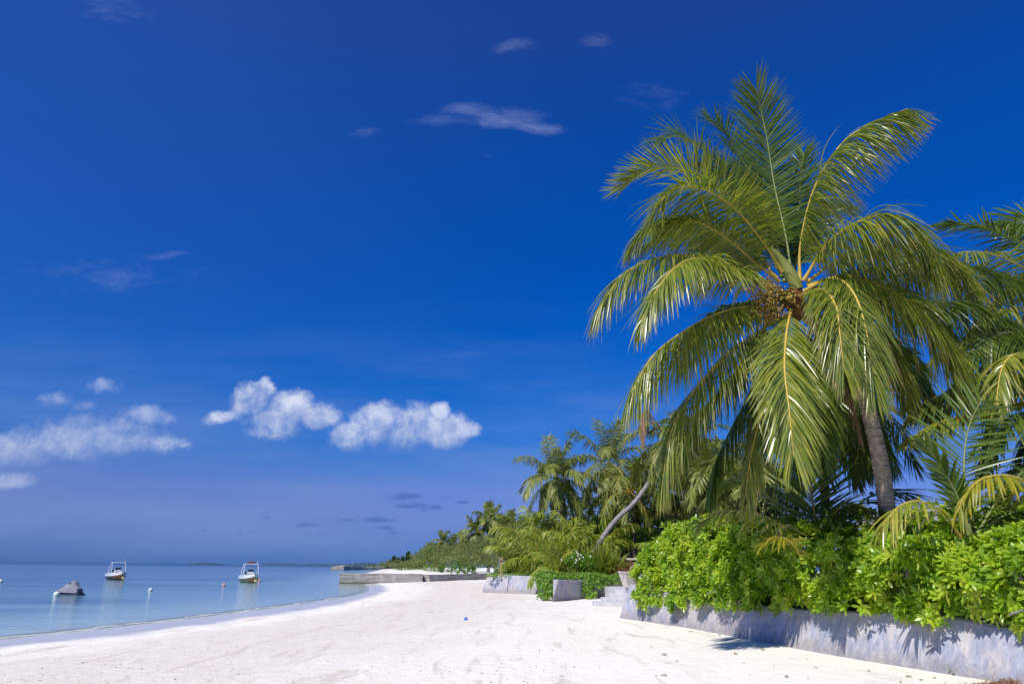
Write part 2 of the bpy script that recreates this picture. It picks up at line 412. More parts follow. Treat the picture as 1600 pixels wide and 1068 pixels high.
M['canvas_blue'] = simple_mat('canvas_top', (0.10, 0.16, 0.32), (0.08, 0.13, 0.26), 0.8, 4.0)
M['buoy_white'] = simple_mat('white_buoy', (0.80, 0.78, 0.70), (0.6, 0.57, 0.48), 0.5, 5.0)
M['buoy_pink'] = simple_mat('faded_pink_buoy', (0.72, 0.32, 0.28), (0.62, 0.42, 0.38), 0.5, 5.0)
M['rope'] = simple_mat('rope', (0.45, 0.36, 0.16), None, 0.9, 10.0)
M['pot'] = simple_mat('white_pot', (0.66, 0.61, 0.53), (0.54, 0.50, 0.44), 0.7, 4.0, 0.2, 20.0)
M['soil'] = simple_mat('garden_soil', (0.13, 0.11, 0.07), (0.09, 0.10, 0.04), 0.95, 2.5, 0.6, 20.0, 0.1)
M['blue_plastic'] = simple_mat('blue_plastic', (0.02, 0.16, 0.55), None, 0.4, 3.0)
M['dry_leaf'] = leaf_mat('dry_leaf', [(0.16, 0.13, 0.05), (0.32, 0.22, 0.10), (0.22, 0.26, 0.06)], 0.7, 0.1, (1, 1, 1))
M['rubble'] = leaf_mat('coral_bits', [(0.16, 0.14, 0.12), (0.40, 0.35, 0.28), (0.62, 0.58, 0.52)], 0.85, 0.0)
M['thatch'] = simple_mat('roof_grey', (0.34, 0.33, 0.34), (0.22, 0.22, 0.23), 0.8, 5.0, 0.6, 30.0, stretch=(1, 1, 6))
M['red_wall'] = simple_mat('red_paint', (0.30, 0.08, 0.06), (0.22, 0.06, 0.05), 0.7, 4.0, 0.3, 20.0)
M['dry_stick'] = simple_mat('dry_stick', (0.50, 0.33, 0.20), (0.38, 0.24, 0.14), 0.8, 5.0)


def wall_mat():
    m, N = mat_new('weathered_concrete')
    geo = N.new('ShaderNodeNewGeometry'); P = geo.outputs['Position']
    big = N.noise(P, 1.5, 7, 0.62, 1.2)
    streak = N.noise(N.vm('MULTIPLY', P, (2.6, 2.6, 0.35)), 2.6, 7, 0.62, 0.4)
    fine = N.noise(P, 22, 6, 0.65)
    blot = N.noise(P, 3.0, 8, 0.68, 1.4)
    c = N.mix(N.sstep(big, 0.42, 0.58), (0.34, 0.365, 0.46), (0.48, 0.44, 0.44))
    c = N.mix(N.m('MULTIPLY', N.sstep(streak, 0.5, 0.68), 0.8), c, (0.56, 0.54, 0.56))
    c = N.mix(N.m('MULTIPLY', N.sstep(streak, 0.47, 0.30), 0.7), c, (0.22, 0.23, 0.29))
    c = N.mix(N.m('MULTIPLY', N.sstep(blot, 0.58, 0.72), 0.75), c, (0.436, 0.396, 0.376))
    c = N.mix(N.m('MULTIPLY', N.sstep(blot, 0.40, 0.28), 0.6), c, (0.185, 0.145, 0.125))
    # tide-stained foot of the wall, an uneven brownish band
    z = N.sep(P)[2]
    foot = N.sstep(N.m('ADD', z, N.m('MULTIPLY', N.m('SUBTRACT', blot, 0.5), 0.9)), 0.34, 0.02)
    c = N.mix(N.m('MULTIPLY', foot, 0.55), c, (0.218, 0.191, 0.178))
    c = N.mix(N.m('MULTIPLY', N.sstep(N.noise(P, 8.0, 8, 0.7, 1.0), 0.50, 0.66), 0.6), c, (0.50, 0.47, 0.48))
    c = N.mix(N.m('MULTIPLY', N.sstep(N.noise(N.vm('MULTIPLY', P, (1, 1, .5)), 5.0, 8, 0.7, 1.5), 0.50, 0.40), 0.4), c, (0.22, 0.225, 0.28))
    c = N.mix(N.m('MULTIPLY', N.sstep(fine, 0.60, 0.75), 0.5), c, (0.145, 0.139, 0.145))
    p = N.new('ShaderNodeBsdfPrincipled'); N.put(p.inputs['Base Color'], c); p.inputs['Roughness'].default_value = 0.85
    p.inputs['Specular IOR Level'].default_value = 0.25
    b = N.new('ShaderNodeBump'); b.inputs['Strength'].default_value = 0.3; b.inputs['Distance'].default_value = 0.012
    N.put(b.inputs['Height'], N.m('ADD', fine, N.m('MULTIPLY', streak, 1.2))); N.l.new(b.outputs[0], p.inputs['Normal'])
    o = N.new('ShaderNodeOutputMaterial'); N.l.new(p.outputs[0], o.inputs[0])
    return m


M['wall'] = wall_mat()


def stone_mat():
    m, N = mat_new('old_seawall_stone')
    geo = N.new('ShaderNodeNewGeometry'); P = geo.outputs['Position']
    lay = N.noise(N.vm('MULTIPLY', P, (0.25, 0.25, 3.2)), 2.0, 6, 0.6, 0.5)
    blk = N.noise(P, 0.9, 6, 0.6)
    c = N.mix(N.sstep(lay, 0.38, 0.62), (0.20, 0.185, 0.165), (0.40, 0.375, 0.35))
    c = N.mix(N.m('MULTIPLY', N.sstep(blk, 0.52, 0.66), 0.6), c, (0.48, 0.45, 0.40))
    z = N.sep(P)[2]
    c = N.mix(N.sstep(N.m('ADD', z, N.m('MULTIPLY', blk, 0.3)), -0.02, -0.28), c, (0.12, 0.115, 0.07))
    p = N.new('ShaderNodeBsdfPrincipled'); N.put(p.inputs['Base Color'], c); p.inputs['Roughness'].default_value = 0.9
    b = N.new('ShaderNodeBump'); b.inputs['Strength'].default_value = 0.8; b.inputs['Distance'].default_value = 0.1
    N.put(b.inputs['Height'], N.m('ADD', lay, blk)); N.l.new(b.outputs[0], p.inputs['Normal'])
    o = N.new('ShaderNodeOutputMaterial'); N.l.new(p.outputs[0], o.inputs[0])
    return m


M['stone'] = stone_mat()

# ------------------------------------------------------------------ terrain
XS = np.array([(-300, -150), (-60, -37), (0, -21.5), (14, -16.8), (21, -15.3), (26, -14.2), (31, -13.4), (38, -12.6), (46, -11.9), (55, -11.7), (64, -12.4), (76, -14.6), (90, -18.0),
               (120, -26), (180, -38), (250, -48), (330, -60), (440, -78), (520, -70), (580, 0), (640, 150), (760, 600), (1000, 2500), (9000, 20000)], float)


def xshore(y): return np.interp(y, XS[:, 0], XS[:, 1])


def fnoise(x, y):
    return (np.sin(x * 0.9 + 1.3 * np.sin(y * 0.5)) * np.sin(y * 0.8 + 0.7 * np.sin(x * 0.6)) + 0.5 * np.sin(x * 2.3 + y * 0.9) * np.sin(y * 1.9 - x * 0.7))


def tz(x, y):
    x = np.asarray(x, float); y = np.asarray(y, float)
    d = (x - xshore(y)) * np.where(y < 100, 0.95, 0.7)
    up = SEA + 0.5 * (1 - np.exp(-np.maximum(d, 0) * 0.105)) + 0.012 * np.maximum(d, 0) ** 0.5 * 0.5
    up = up + 0.75 * np.clip((y - 100) / 120, 0, 1) * np.clip(d / 14, 0, 1)
    dn = SEA - 0.045 * np.maximum(-d, 0) ** 0.9
    z = np.where(d > 0, up, np.maximum(dn, -6.0))
    z = z + np.where(d > 2.5, 0.012 * fnoise(x, y), 0) * np.clip(y / 8, 0, 1)
    return z


def gp(px, py):
    """where the line of a photo pixel meets the sand"""
    d = pdir(px, py); t = 5.0; o = np.array([0, 0, CAMZ])
    for _ in range(4000):
        p = o + d * t
        if p[2] <= float(tz(p[0], p[1])): break
        t += 0.05 + t * 0.002
    return np.array([p[0], p[1], float(tz(p[0], p[1]))])


def wp(px, py):
    d = pdir(px, py); t = (SEA - CAMZ) / d[2]
    return np.array([0, 0, CAMZ]) + d * t


def graded(a, b, c, n, k):
    u = np.linspace(-1, 1, n)
    s = np.sinh(u * k) / math.sinh(k)
    return np.where(s < 0, c + s * (c - a), c + s * (b - c))


gx = graded(-9000, 9000, -3, 330, 8.4); gy = np.unique(np.concatenate([np.linspace(-40, 4, 12), np.linspace(4, 60, 150), 60 + 9000 * (np.exp(np.linspace(0, 5.6, 110)) - 1) / (math.exp(5.6) - 1), [-300, -120]]))
GX, GY = np.meshgrid(gx, gy)
V = np.stack([GX, GY, tz(GX, GY)], -1).reshape(-1, 3)
nx, ny = len(gx), len(gy)
i = (np.arange(ny - 1)[:, None] * nx + np.arange(nx - 1)[None])
F = np.stack([i, i + 1, i + nx + 1, i + nx], -1).reshape(-1, 4)


def sand_mat():
    m, N = mat_new('coral_sand')
    geo = N.new('ShaderNodeNewGeometry'); P = geo.outputs['Position']
    z = N.sep(P)[2]
    n_big = N.noise(N.vm('MULTIPLY', P, (1, 0.35, 1)), 0.35, 6, 0.6, 0.5)
    n_mid = N.noise(P, 2.2, 6, 0.65)
    n_fine = N.noise(P, 60, 4, 0.7)
    base = N.mix(N.sstep(n_mid, 0.35, 0.7), (0.89, 0.855, 0.755), (0.85, 0.805, 0.70))
    # band of beige, shell-strewn sand along the tide line
    zz = N.m('ADD', z, N.m('MULTIPLY', N.m('SUBTRACT', n_big, 0.5), 0.10))
    band = N.m('MULTIPLY', N.sstep(zz, -0.31, -0.24), N.sstep(zz, -0.055, -0.16))
    base = N.mix(N.m('MULTIPLY', band, N.m('MULTIPLY_ADD', n_mid, 0.9, 0.25, clamp=True)), base, (0.72, 0.625, 0.55))
    str1 = N.sstep(N.noise(N.vm('MULTIPLY', P, (1.3, 0.25, 1)), 1.1, 7, 0.65, 1.2), 0.53, 0.66)
    base = N.mix(N.m('MULTIPLY', N.m('MULTIPLY', str1, N.sstep(z, 0.04, -0.08)), 0.75), base, (0.62, 0.53, 0.45))
    speck = N.sstep(N.noise(P, 26, 3, 0.6), 0.66, 0.74)
    base = N.mix(N.m('MULTIPLY', speck, 0.22), base, (0.42, 0.36, 0.30))
    base = N.mix(N.m('MULTIPLY', N.m('SUBTRACT', n_fine, 0.4), 0.22, clamp=True), base, (0.50, 0.46, 0.42))
    wet = N.sstep(N.m('ADD', N.m('ADD', z, N.m('MULTIPLY_ADD', N.sstep(N.sep(P)[1], 32, 60), 0.075, 0.315)), N.m('MULTIPLY', N.m('SUBTRACT', n_big, 0.5), 0.03)), 0.0, -0.055)
    base = N.mix(wet, base, (0.64, 0.62, 0.60))
    sea_floor = N.sstep(z, -0.49, -0.53)
    base = N.mix(sea_floor, base, (0.66, 0.66, 0.52))
    p = N.new('ShaderNodeBsdfPrincipled'); N.put(p.inputs['Base Color'], base)
    N.put(p.inputs['Roughness'], N.m('MULTIPLY_ADD', wet, -0.72, 0.95)); N.put(p.inputs['Specular IOR Level'], N.m('MULTIPLY_ADD', wet, 0.45, 0.1))
    b = N.new('ShaderNodeBump'); b.inputs['Distance'].default_value = 0.05
    N.put(b.inputs['Strength'], N.m('MULTIPLY_ADD', wet, -0.46, 0.48))
    dimple = N.noise(N.vm('MULTIPLY', P, (1, 1, 1)), 3.6, 3, 0.5, 0.3)
    h = N.m('ADD', N.m('MULTIPLY', dimple, 1.6), N.m('ADD', N.m('MULTIPLY', N.noise(P, 14, 4, 0.6), 0.5), N.m('MULTIPLY', n_fine, 0.12)))
    N.put(b.inputs['Height'], h); N.l.new(b.outputs[0], p.inputs['Normal'])
    o = N.new('ShaderNodeOutputMaterial'); N.l.new(p.outputs[0], o.inputs[0])
    return m


M['sand'] = sand_mat()
mb = MB(); mb.add(V, F, 0, 0.5, True)
tag(mb.build('beach', M['sand']), kind='structure')


def water_mat():
    m, N = mat_new('sea_water')
    a = N.new('ShaderNodeAttribute', attribute_name='depth'); d = a.outputs['Fac']
    geo = N.new('ShaderNodeNewGeometry'); P = geo.outputs['Position']
    n = N.noise(N.vm('MULTIPLY', P, (0.03, 0.12, 1)), 1.0, 6, 0.6, 0.6)
    n2 = N.noise(N.vm('MULTIPLY', P, (0.006, 0.035, 1)), 1.0, 5, 0.6, 0.4)
    col = N.ramp(N.m('MULTIPLY', N.m('LOGARITHM', N.m('ADD', d, 1.0), 10), 0.3, clamp=True), WATERRAMP)
    weed = N.m('MULTIPLY', N.m('MULTIPLY', N.sstep(n, 0.47, 0.58), N.sstep(d, 6, 14)), 0.75)
    col = N.mix(weed, col, (0.030, 0.10, 0.17))
    weed2 = N.m('MULTIPLY', N.m('MULTIPLY', N.sstep(n2, 0.46, 0.56), N.sstep(d, 60, 180)), 0.7)
    col = N.mix(weed2, col, (0.055, 0.085, 0.21))
    p = N.new('ShaderNodeBsdfPrincipled'); N.put(p.inputs['Base Color'], col)
    N.put(p.inputs['Roughness'], N.m('MULTIPLY_ADD', N.sstep(d, 60, 500), 0.22, 0.08)); p.inputs['IOR'].default_value = 1.33; p.inputs['Specular IOR Level'].default_value = 0.36
    b = N.new('ShaderNodeBump'); b.inputs['Strength'].default_value = 0.5; b.inputs['Distance'].default_value = 0.05
    w1 = N.noise(N.vm('MULTIPLY', P, (1.0, 1.7, 1)), 1.3, 5, 0.55, 0.3)
    w2 = N.noise(N.vm('MULTIPLY', P, (0.5, 1.3, 1)), 0.35, 3, 0.5, 0.3)
    N.put(b.inputs['Height'], N.m('ADD', w1, N.m('MULTIPLY', w2, 2.0))); N.l.new(b.outputs[0], p.inputs['Normal'])
    tr = N.new('ShaderNodeBsdfTransparent'); N.put(tr.inputs['Color'], (0.82, 0.93, 0.95))
    mx = N.new('ShaderNodeMixShader')
    N.put(mx.inputs[0], N.m('MULTIPLY_ADD', N.sstep(d, -0.2, 1.3), 0.9, 0.1))
    N.l.new(tr.outputs[0], mx.inputs[1]); N.l.new(p.outputs[0], mx.inputs[2])
    o = N.new('ShaderNodeOutputMaterial'); N.l.new(mx.outputs[0], o.inputs[0])
    return m


WATERRAMP = [(0.0, (0.50, 0.58, 0.50)), (0.2, (0.40, 0.56, 0.56)), (0.36, (0.17, 0.37, 0.42)), (0.5, (0.065, 0.20, 0.31)), (0.75, (0.030, 0.095, 0.22)), (1.0, (0.025, 0.10, 0.20))]
M['water'] = water_mat()
wx = graded(-14000, 14000, -16, 200, 8.0); wy = np.concatenate([[-300, -120, -60], np.linspace(-40, 120, 120), 120 + 22000 * (np.exp(np.linspace(0.05, 6, 70)) - 1) / (math.exp(6) - 1)])
GX, GY = np.meshgrid(wx, wy)
V = np.stack([GX, GY, np.full_like(GX, SEA)], -1).reshape(-1, 3)
nx, ny = len(wx), len(wy); i = (np.arange(ny - 1)[:, None] * nx + np.arange(nx - 1)[None])
F = np.stack([i, i + 1, i + nx + 1, i + nx], -1).reshape(-1, 4)
mb = MB(); mb.add(V, F, 0, 0.5, True); wo_ = mb.build('sea_water', M['water'])
dist = np.maximum(xshore(V[:, 1]) - V[:, 0], 0)
dist = np.where(V[:, 1] > 560, np.maximum(dist, V[:, 1] - 560), dist)
at_ = wo_.data.attributes.new('depth', 'FLOAT', 'POINT'); at_.data.foreach_set('value', dist.astype(np.float32))
tag(wo_, kind='structure')

# lapping edge of the sea: a low pale foam ridge following the shoreline
M['foam'] = simple_mat('foam', (0.66, 0.66, 0.52), (0.45, 0.50, 0.42), 0.5, 2.5)
ys = np.linspace(5, 52, 260)
xs = xshore(ys) - 0.30 + 0.16 * np.sin(ys * 1.1) + 0.08 * np.sin(ys * 3.7 + 1)
tag_w = 0.09 + 0.10 * np.abs(np.sin(ys * 0.9 + 0.4)) + 0.05 * np.sin(ys * 5)
prof = [(-1.0, 0.004), (-0.4, 0.022), (0.2, 0.030), (0.8, 0.012), (1.0, 0.002)]
V = np.stack([np.stack([xs + a * tag_w, ys, np.full_like(ys, SEA + h)], -1) for a, h in prof], 1).reshape(-1, 3)
K = len(prof); i = np.arange(len(ys) - 1)[:, None] * K + np.arange(K - 1)[None]
mb = MB(); mb.add(V, np.stack([i, i + 1, i + K + 1, i + K], -1).reshape(-1, 4), 0, 0.5, True)
tag(mb.build('foam_line', M['foam']), 'thin pale line of foam where the sea meets the wet sand', 'foam', kind='stuff')

# ------------------------------------------------------------------ distant islands and breakwater
M['isle'] = simple_mat('far_isle', (0.05, 0.085, 0.09), (0.035, 0.06, 0.08), 0.9, 0.02)
for (a, b, y, h) in [(296, 340, 1500, 3.5), (410, 470, 2100, 5), (466, 560, 1900, 5), (540, 606, 1700, 8)]:
    p0 = at(a, 880, y); p1 = at(b, 880, y)
    n = 50; xs = np.linspace(p0[0], p1[0], n); env = np.sin(np.linspace(0.05, math.pi - 0.05, n)) ** 0.35
    hh = h * env * (0.55 + 0.45 * rng.random(n))
    V = np.concatenate([np.stack([xs, np.full(n, y + dy), SEA - 0.5 + k * (hh + 0.5)], -1) for dy, k in ((-18, 0), (-14, .75), (0, 1), (25, .7), (60, 0))])
    i = np.arange(4)[:, None] * n + np.arange(n - 1)[None]
    mb = MB(); mb.add(V, np.stack([i, i + 1, i + n + 1, i + n], -1).reshape(-1, 4), 0)
    tag(mb.build('island', M['isle']), kind='structure')


def stone_wall(name, A, B, h0, h1, width, label, cat, top, n=22, rough=0.022, mat='stone'):
    """rough masonry wall between two plan points; sinks below the ground"""
    A = np.array(A); B = np.array(B); d = (B - A) / np.linalg.norm(B - A); s = np.array([-d[1], d[0]])
    t = np.linspace(0, 1, n); base = A + (B - A) * t[:, None]
    rings = []
    for off, k in ((-1.15, 0), (-1.08, .5), (-1.0, 1), (1.0, 1), (1.1, .4), (1.15, 0)):
        zz = h0 + (top(t) - h0) * k
        jit = rough * rng.normal(size=n)
        xy = base + s * (off * width / 2 + jit)[:, None]
        rings.append(np.c_[xy, zz + (rough * .5 * rng.normal(size=n) if k > 0 else 0)])
    V = np.stack(rings, 1); K = 6
    i = np.arange(n - 1)[:, None] * K + np.arange(K)[None]; j = np.arange(n - 1)[:, None] * K + (np.arange(K)[None] + 1) % K
    mb = MB(); mb.add(V.reshape(-1, 3), np.stack([j, i, i + K, j + K], -1).reshape(-1, 4), 0)
    mb.add(V[0], [list(range(K))]); mb.add(V[-1], [list(range(K))[::-1]])
    o = mb.build(name, M[mat]); return tag(o, label, cat)


a = wp(531, 911); b = gp(660, 908); c = gp(775, 904)
stone_wall('sea_wall', (a[0], a[1]), (b[0], b[1] - 0.3), -1.6, .7, 2.2, 'old stone groyne, its seaward half standing in the shallow water', 'sea wall', lambda t: 0.72 + 0 * t)
stone_wall('sea_wall', (b[0] + 0.05, b[1]), (c[0], c[1] + 1.0), -1.0, .7, 2.0, 'old stone groyne, its landward half lying on dry white sand', 'sea wall', lambda t: 0.62 + 0.12 * t)
a = wp(527, 889.5); b = wp(604, 888.8)
stone_wall('breakwater', (a[0], a[1]), (b[0], b[1]), -1.5, .7, 6.0, 'low dark breakwater far off at the tip of the beach', 'breakwater', lambda t: 0.5 + 0.9 * np.clip(np.sin(t * 9) * .6 + .4, 0, 1), rough=0.25)

# ------------------------------------------------------------------ boats, buoys, covered water scooter
def hull_mesh(mb, L=5.6, B=2.1, H=0.95, mat=0, deck=1):
    n = 15; t = np.linspace(0, 1, n)
    half = B / 2 * (1 - np.clip((t - 0.45) / 0.55, 0, 1) ** 2.2) * 1.0; half[-1] = 0.03
    x = t * L; sheer = H * (0.78 + 0.30 * t ** 2)
    keel = -0.25 + 0.55 * np.clip((t - 0.72) / 0.28, 0, 1) ** 2
    prof = []
    for k, (hw, hz) in enumerate(((0.0, 0), (0.62, .22), (0.86, .45), (0.97, .66), (1.0, 1.0))):
        prof.append((hw, hz))
    def ring(sgn): return [np.stack([x + 0.12 * hz * np.clip((t - .6) / .4, 0, 1) * L * .3, sgn * half * hw, keel + (sheer - keel) * hz], -1) for hw, hz in prof]
    for sgn in (1, -1):
        R = np.stack(ring(sgn), 1); K = len(prof)
        i = np.arange(n - 1)[:, None] * K + np.arange(K - 1)[None]
        F = np.stack([i, i + 1, i + K + 1, i + K], -1) if sgn > 0 else np.stack([i, i + K, i + K + 1, i + 1], -1)
        m_ = np.zeros((n - 1, K - 1), int); m_[:, -1] = deck
        mb.add(R.reshape(-1, 3), F.reshape(-1, 4)[m_.ravel() == 0], mat, .5, True)
        mb.add(R.reshape(-1, 3), F.reshape(-1, 4)[m_.ravel() == 1], deck, .5, True)
    R1 = np.stack(ring(1), 1); R2 = np.stack(ring(-1), 1)
    mb.add(np.concatenate([R1[0], R2[0][::-1]]), [list(range(10))], deck)
    return R1[:, -1], R2[:, -1]


def xf(o_mb, ang, loc):
    c, s = math.cos(ang), math.sin(ang); R = np.array([[c, -s, 0], [s, c, 0], [0, 0, 1]])
    for k in range(len(o_mb.v)): o_mb.v[k] = o_mb.v[k] @ R.T + np.array(loc)


def motorboat(pos, ang, label, frame_h, canopy, name='motorboat'):
    root = empty(name, tuple(pos), label, 'boat', 'small motorboats moored off the beach')
    def P(nm, fn, mats, parent=None):
        m_ = MB(); r = fn(m_); xf(m_, ang, pos); return m_.build(nm, mats, parent or root)
    P('hull', lambda m_: hull_mesh(m_, mat=0, deck=1) and None, [M['brown_hull'], M['white_gel']])
    def deck(m_):
        n = 15; t = np.linspace(0, 1, n); half = 2.1 / 2 * (1 - np.clip((t - 0.45) / 0.55, 0, 1) ** 2.2) * .97; half[-1] = .03
        x = t * 5.6 + 0.12 * np.clip((t - .6) / .4, 0, 1) * 5.6 * .3; z = .95 * (0.78 + 0.30 * t ** 2)
        for sg in (1, -1):   # side decks, foredeck and coaming round an open cockpit
            inner = np.where(t < .62, half * .72, 0.0)
            V = np.concatenate([np.stack([x, sg * half, z + .03], -1), np.stack([x, sg * inner, z + .10], -1), np.stack([x, sg * inner, z - np.where(t < .62, .45, 0)], -1)])
            i = np.arange(2)[:, None] * n + np.arange(n - 1)[None]
            m_.add(V, np.stack([i, i + 1, i + n + 1, i + n], -1).reshape(-1, 4), 0, .5)
        box(m_, (1.75, 0, .33), (3.4, 1.5, .05), 0)
    P('deck', deck, [M['white_gel']])
    P('console', lambda m_: (box(m_, (2.2, 0, .78), (.6, .75, .95), 0, bev=.06), box(m_, (2.42, 0, 1.38), (.06, .7, .34), 1)), [M['white_gel'], M['navy']])
    P('seat', lambda m_: (box(m_, (1.3, 0, .62), (.55, .95, .6), 0, bev=.08), box(m_, (1.08, 0, 1.05), (.12, .9, .4), 0, bev=.04)), [M['dark_seat']])
    P('outboard_motor', lambda m_: (box(m_, (-.25, 0, 1.0), (.45, .38, .55), 0, bev=.09), box(m_, (-.22, 0, .4), (.2, .14, 1.0), 0, bev=.03)), [M['black_rub']])
    def fr(m_):
        w = .98
        for sg in (1, -1):
            tube(m_, [(1.4, sg * .95, .8), (1.5, sg * .93, .8 + frame_h * .5), (1.75, sg * .80, .8 + frame_h)], .045, 8)
            tube(m_, [(2.9, sg * .90, .85), (2.75, sg * .86, .8 + frame_h * .5), (2.55, sg * .80, .8 + frame_h)], .035, 8)
            tube(m_, [(1.75, sg * .8, .8 + frame_h), (2.55, sg * .8, .8 + frame_h)], .04, 8)
        tube(m_, [(1.75, -.8, .8 + frame_h), (1.75, .8, .8 + frame_h)], .045, 8); tube(m_, [(2.55, -.8, .8 + frame_h), (2.55, .8, .8 + frame_h)], .045, 8)
        tube(m_, [(1.75, .8, .8 + frame_h), (1.7, .8, 1.25 + frame_h)], .02, 6)
    P('roll_frame', fr, [M['metal']])
    if canopy:
        P('folded_canopy', lambda m_: tube(m_, [(2.2, y_, .93 + frame_h + .07 * math.sin((y_ + .55) * 2.8)) for y_ in np.linspace(-.55, .55, 9)], [.05, .09, .12, .13, .13, .13, .12, .09, .05], 8), [M['croton_cloth']])
    def line(m_):
        bow = np.array([6.25, 0, .9]); tube(m_, [bow, bow + (.5, .1, -.55), bow + (1.1, .1, -.95)], .015, 5)
    P('mooring_line', line, [M['rope']])
    P('mooring_float', lambda m_: sphere(m_, (6.3, .05, .22), .17), [M['buoy_yellow']])
    return root


M['croton_cloth'] = simple_mat('rolled_red_canvas', (0.22, 0.06, 0.06), (0.10, 0.05, 0.09), 0.8, 5)
M['buoy_yellow'] = simple_mat('yellow_float', (0.75, 0.62, 0.20), None, 0.5)
p = wp(175, 905.0); motorboat((p[0] - 2.8 * math.cos(math.radians(-51)), p[1] + 1.2 - 2.8 * math.sin(math.radians(-51)), SEA), math.radians(-51), 'white and brown motorboat with bare tube frame, moored behind the covered scooter', 1.4, False)
p = wp(385, 909.5); motorboat((p[0] - 2.8 * math.cos(math.radians(-61)), p[1] + 1.2 - 2.8 * math.sin(math.radians(-61)), SEA), math.radians(-61), 'white and brown motorboat with rolled canvas on its frame, between two pink buoys', 1.4, True)


def scooter(k_=.76):
    p = wp(108, 928.5); root = empty('water_scooter', (p[0], p[1], SEA), 'water scooter under a grey tarpaulin cover, moored beside a white buoy', 'jet ski')
    t = np.linspace(0, 1, 25); L = 3.1
    ang = math.radians(-22)
    def loft(m_, hgt, wid, zb, jit=0.0, seed=0, t=t):
        r = np.random.default_rng(seed); K = 13; th = np.linspace(0, math.pi, K)
        V = np.stack([np.stack([(t - .5) * L, -np.cos(a_) * wid(t), zb(t) + hgt(t) * np.sin(a_) ** (1.25)], -1) for a_ in th], 1)
        V += jit * r.normal(size=V.shape) * np.array([.3, 1, 1])
        i = np.arange(len(t) - 1)[:, None] * K + np.arange(K - 1)[None]
        m_.add(V.reshape(-1, 3), np.stack([i, i + K, i + K + 1, i + 1], -1).reshape(-1, 4), 0, .5, False)
        m_.add(V[0], [list(range(K))]); m_.add(V[-1], [list(range(K))[::-1]])
    m_ = MB()
    loft(m_, lambda t: np.full_like(t, .34), lambda t: .55 * np.sin(np.clip(t * 1.15 + .08, 0, 1) * math.pi * .5) ** .6, lambda t: np.full_like(t, -.12) + .08 * (1 - t) ** 3)
    m_.v = [a_ * k_ for a_ in m_.v]; xf(m_, ang, root.location); m_.build('hull', [M['navy']], root)
    m_ = MB()
    h = lambda t: np.interp(t, [0, .12, .35, .55, .64, .70, .78, .9, 1], [.10, .30, .72, 1.02, 1.12, 1.0, .62, .42, .16])
    loft(m_, h, lambda t: np.interp(t, [0, .1, .3, .7, .9, 1], [.12, .34, .50, .52, .42, .2]), lambda t: np.full_like(t, .17) + .05 * (1 - t), 0.010, 4, np.linspace(0, .93, 25))
    m_.v = [a_ * k_ for a_ in m_.v]; xf(m_, ang, root.location); m_.build('tarpaulin', [M['tarp']], root)
    m_ = MB(); tube(m_, [(.33, -.50, 1.02), (.42, 0, 1.12), (.33, .50, 1.02)], .06, 8); m_.v = [a_ * k_ for a_ in m_.v]; xf(m_, ang, root.location); m_.build('handlebar', [M['tarp']], root)
    m_ = MB(); box(m_, (1.18, -.02, .48), (.5, .5, .16), 0, bev=.05); box(m_, (1.0, -.06, .60), (.36, .3, .08), 1, rot=.3, bev=.03); m_.v = [a_ * k_ for a_ in m_.v]; xf(m_, ang, root.location); m_.build('seat', [M['navy'], M['canvas_blue']], root)
    m_ = MB()
    for x_ in (-.8, .1, .75):
        m_ = MB(); tube(m_, [(x_, -.53, .12), (x_ + .1, -.56, -.02)], .012, 5)
        m_.v = [a_ * k_ for a_ in m_.v]; xf(m_, ang, root.location); m_.build('strap', [M['black_rub']], root)


scooter()


def buoy(px, py, r, mat, label, ropes=True):
    p = wp(px, py); root = empty('mooring_buoy', (p[0], p[1], SEA), label, 'buoy', 'mooring buoys off the beach')
    m_ = MB(); sphere(m_, (p[0], p[1], SEA + r * .45), r, 18, 12); m_.build('float', [M[mat]], root)
    m_ = MB(); th = np.linspace(0, 2 * math.pi, 17)
    tube(m_, np.stack([p[0] + r * .35 * np.cos(th), p[1] + 0 * th, SEA + r * 1.5 + r * .35 * np.sin(th)], -1), r * .09, 6, cap=False)
    m_.build('rope_ring', [M['rope']], root)


buoy(88, 930.5, .20, 'buoy_white', 'white mooring buoy touching the nose of the covered water scooter')
buoy(235, 922.5, .16, 'buoy_white', 'lone yellowish white buoy between the scooter and the right boat')
buoy(350, 914.5, .18, 'buoy_pink', 'faded pink buoy left of the right motorboat')
buoy(405, 907.5, .20, 'buoy_pink', 'faded pink buoy right of the right motorboat')
buoy(1, 909, .20, 'buoy_white', 'white buoy cut by the left edge of the photo')

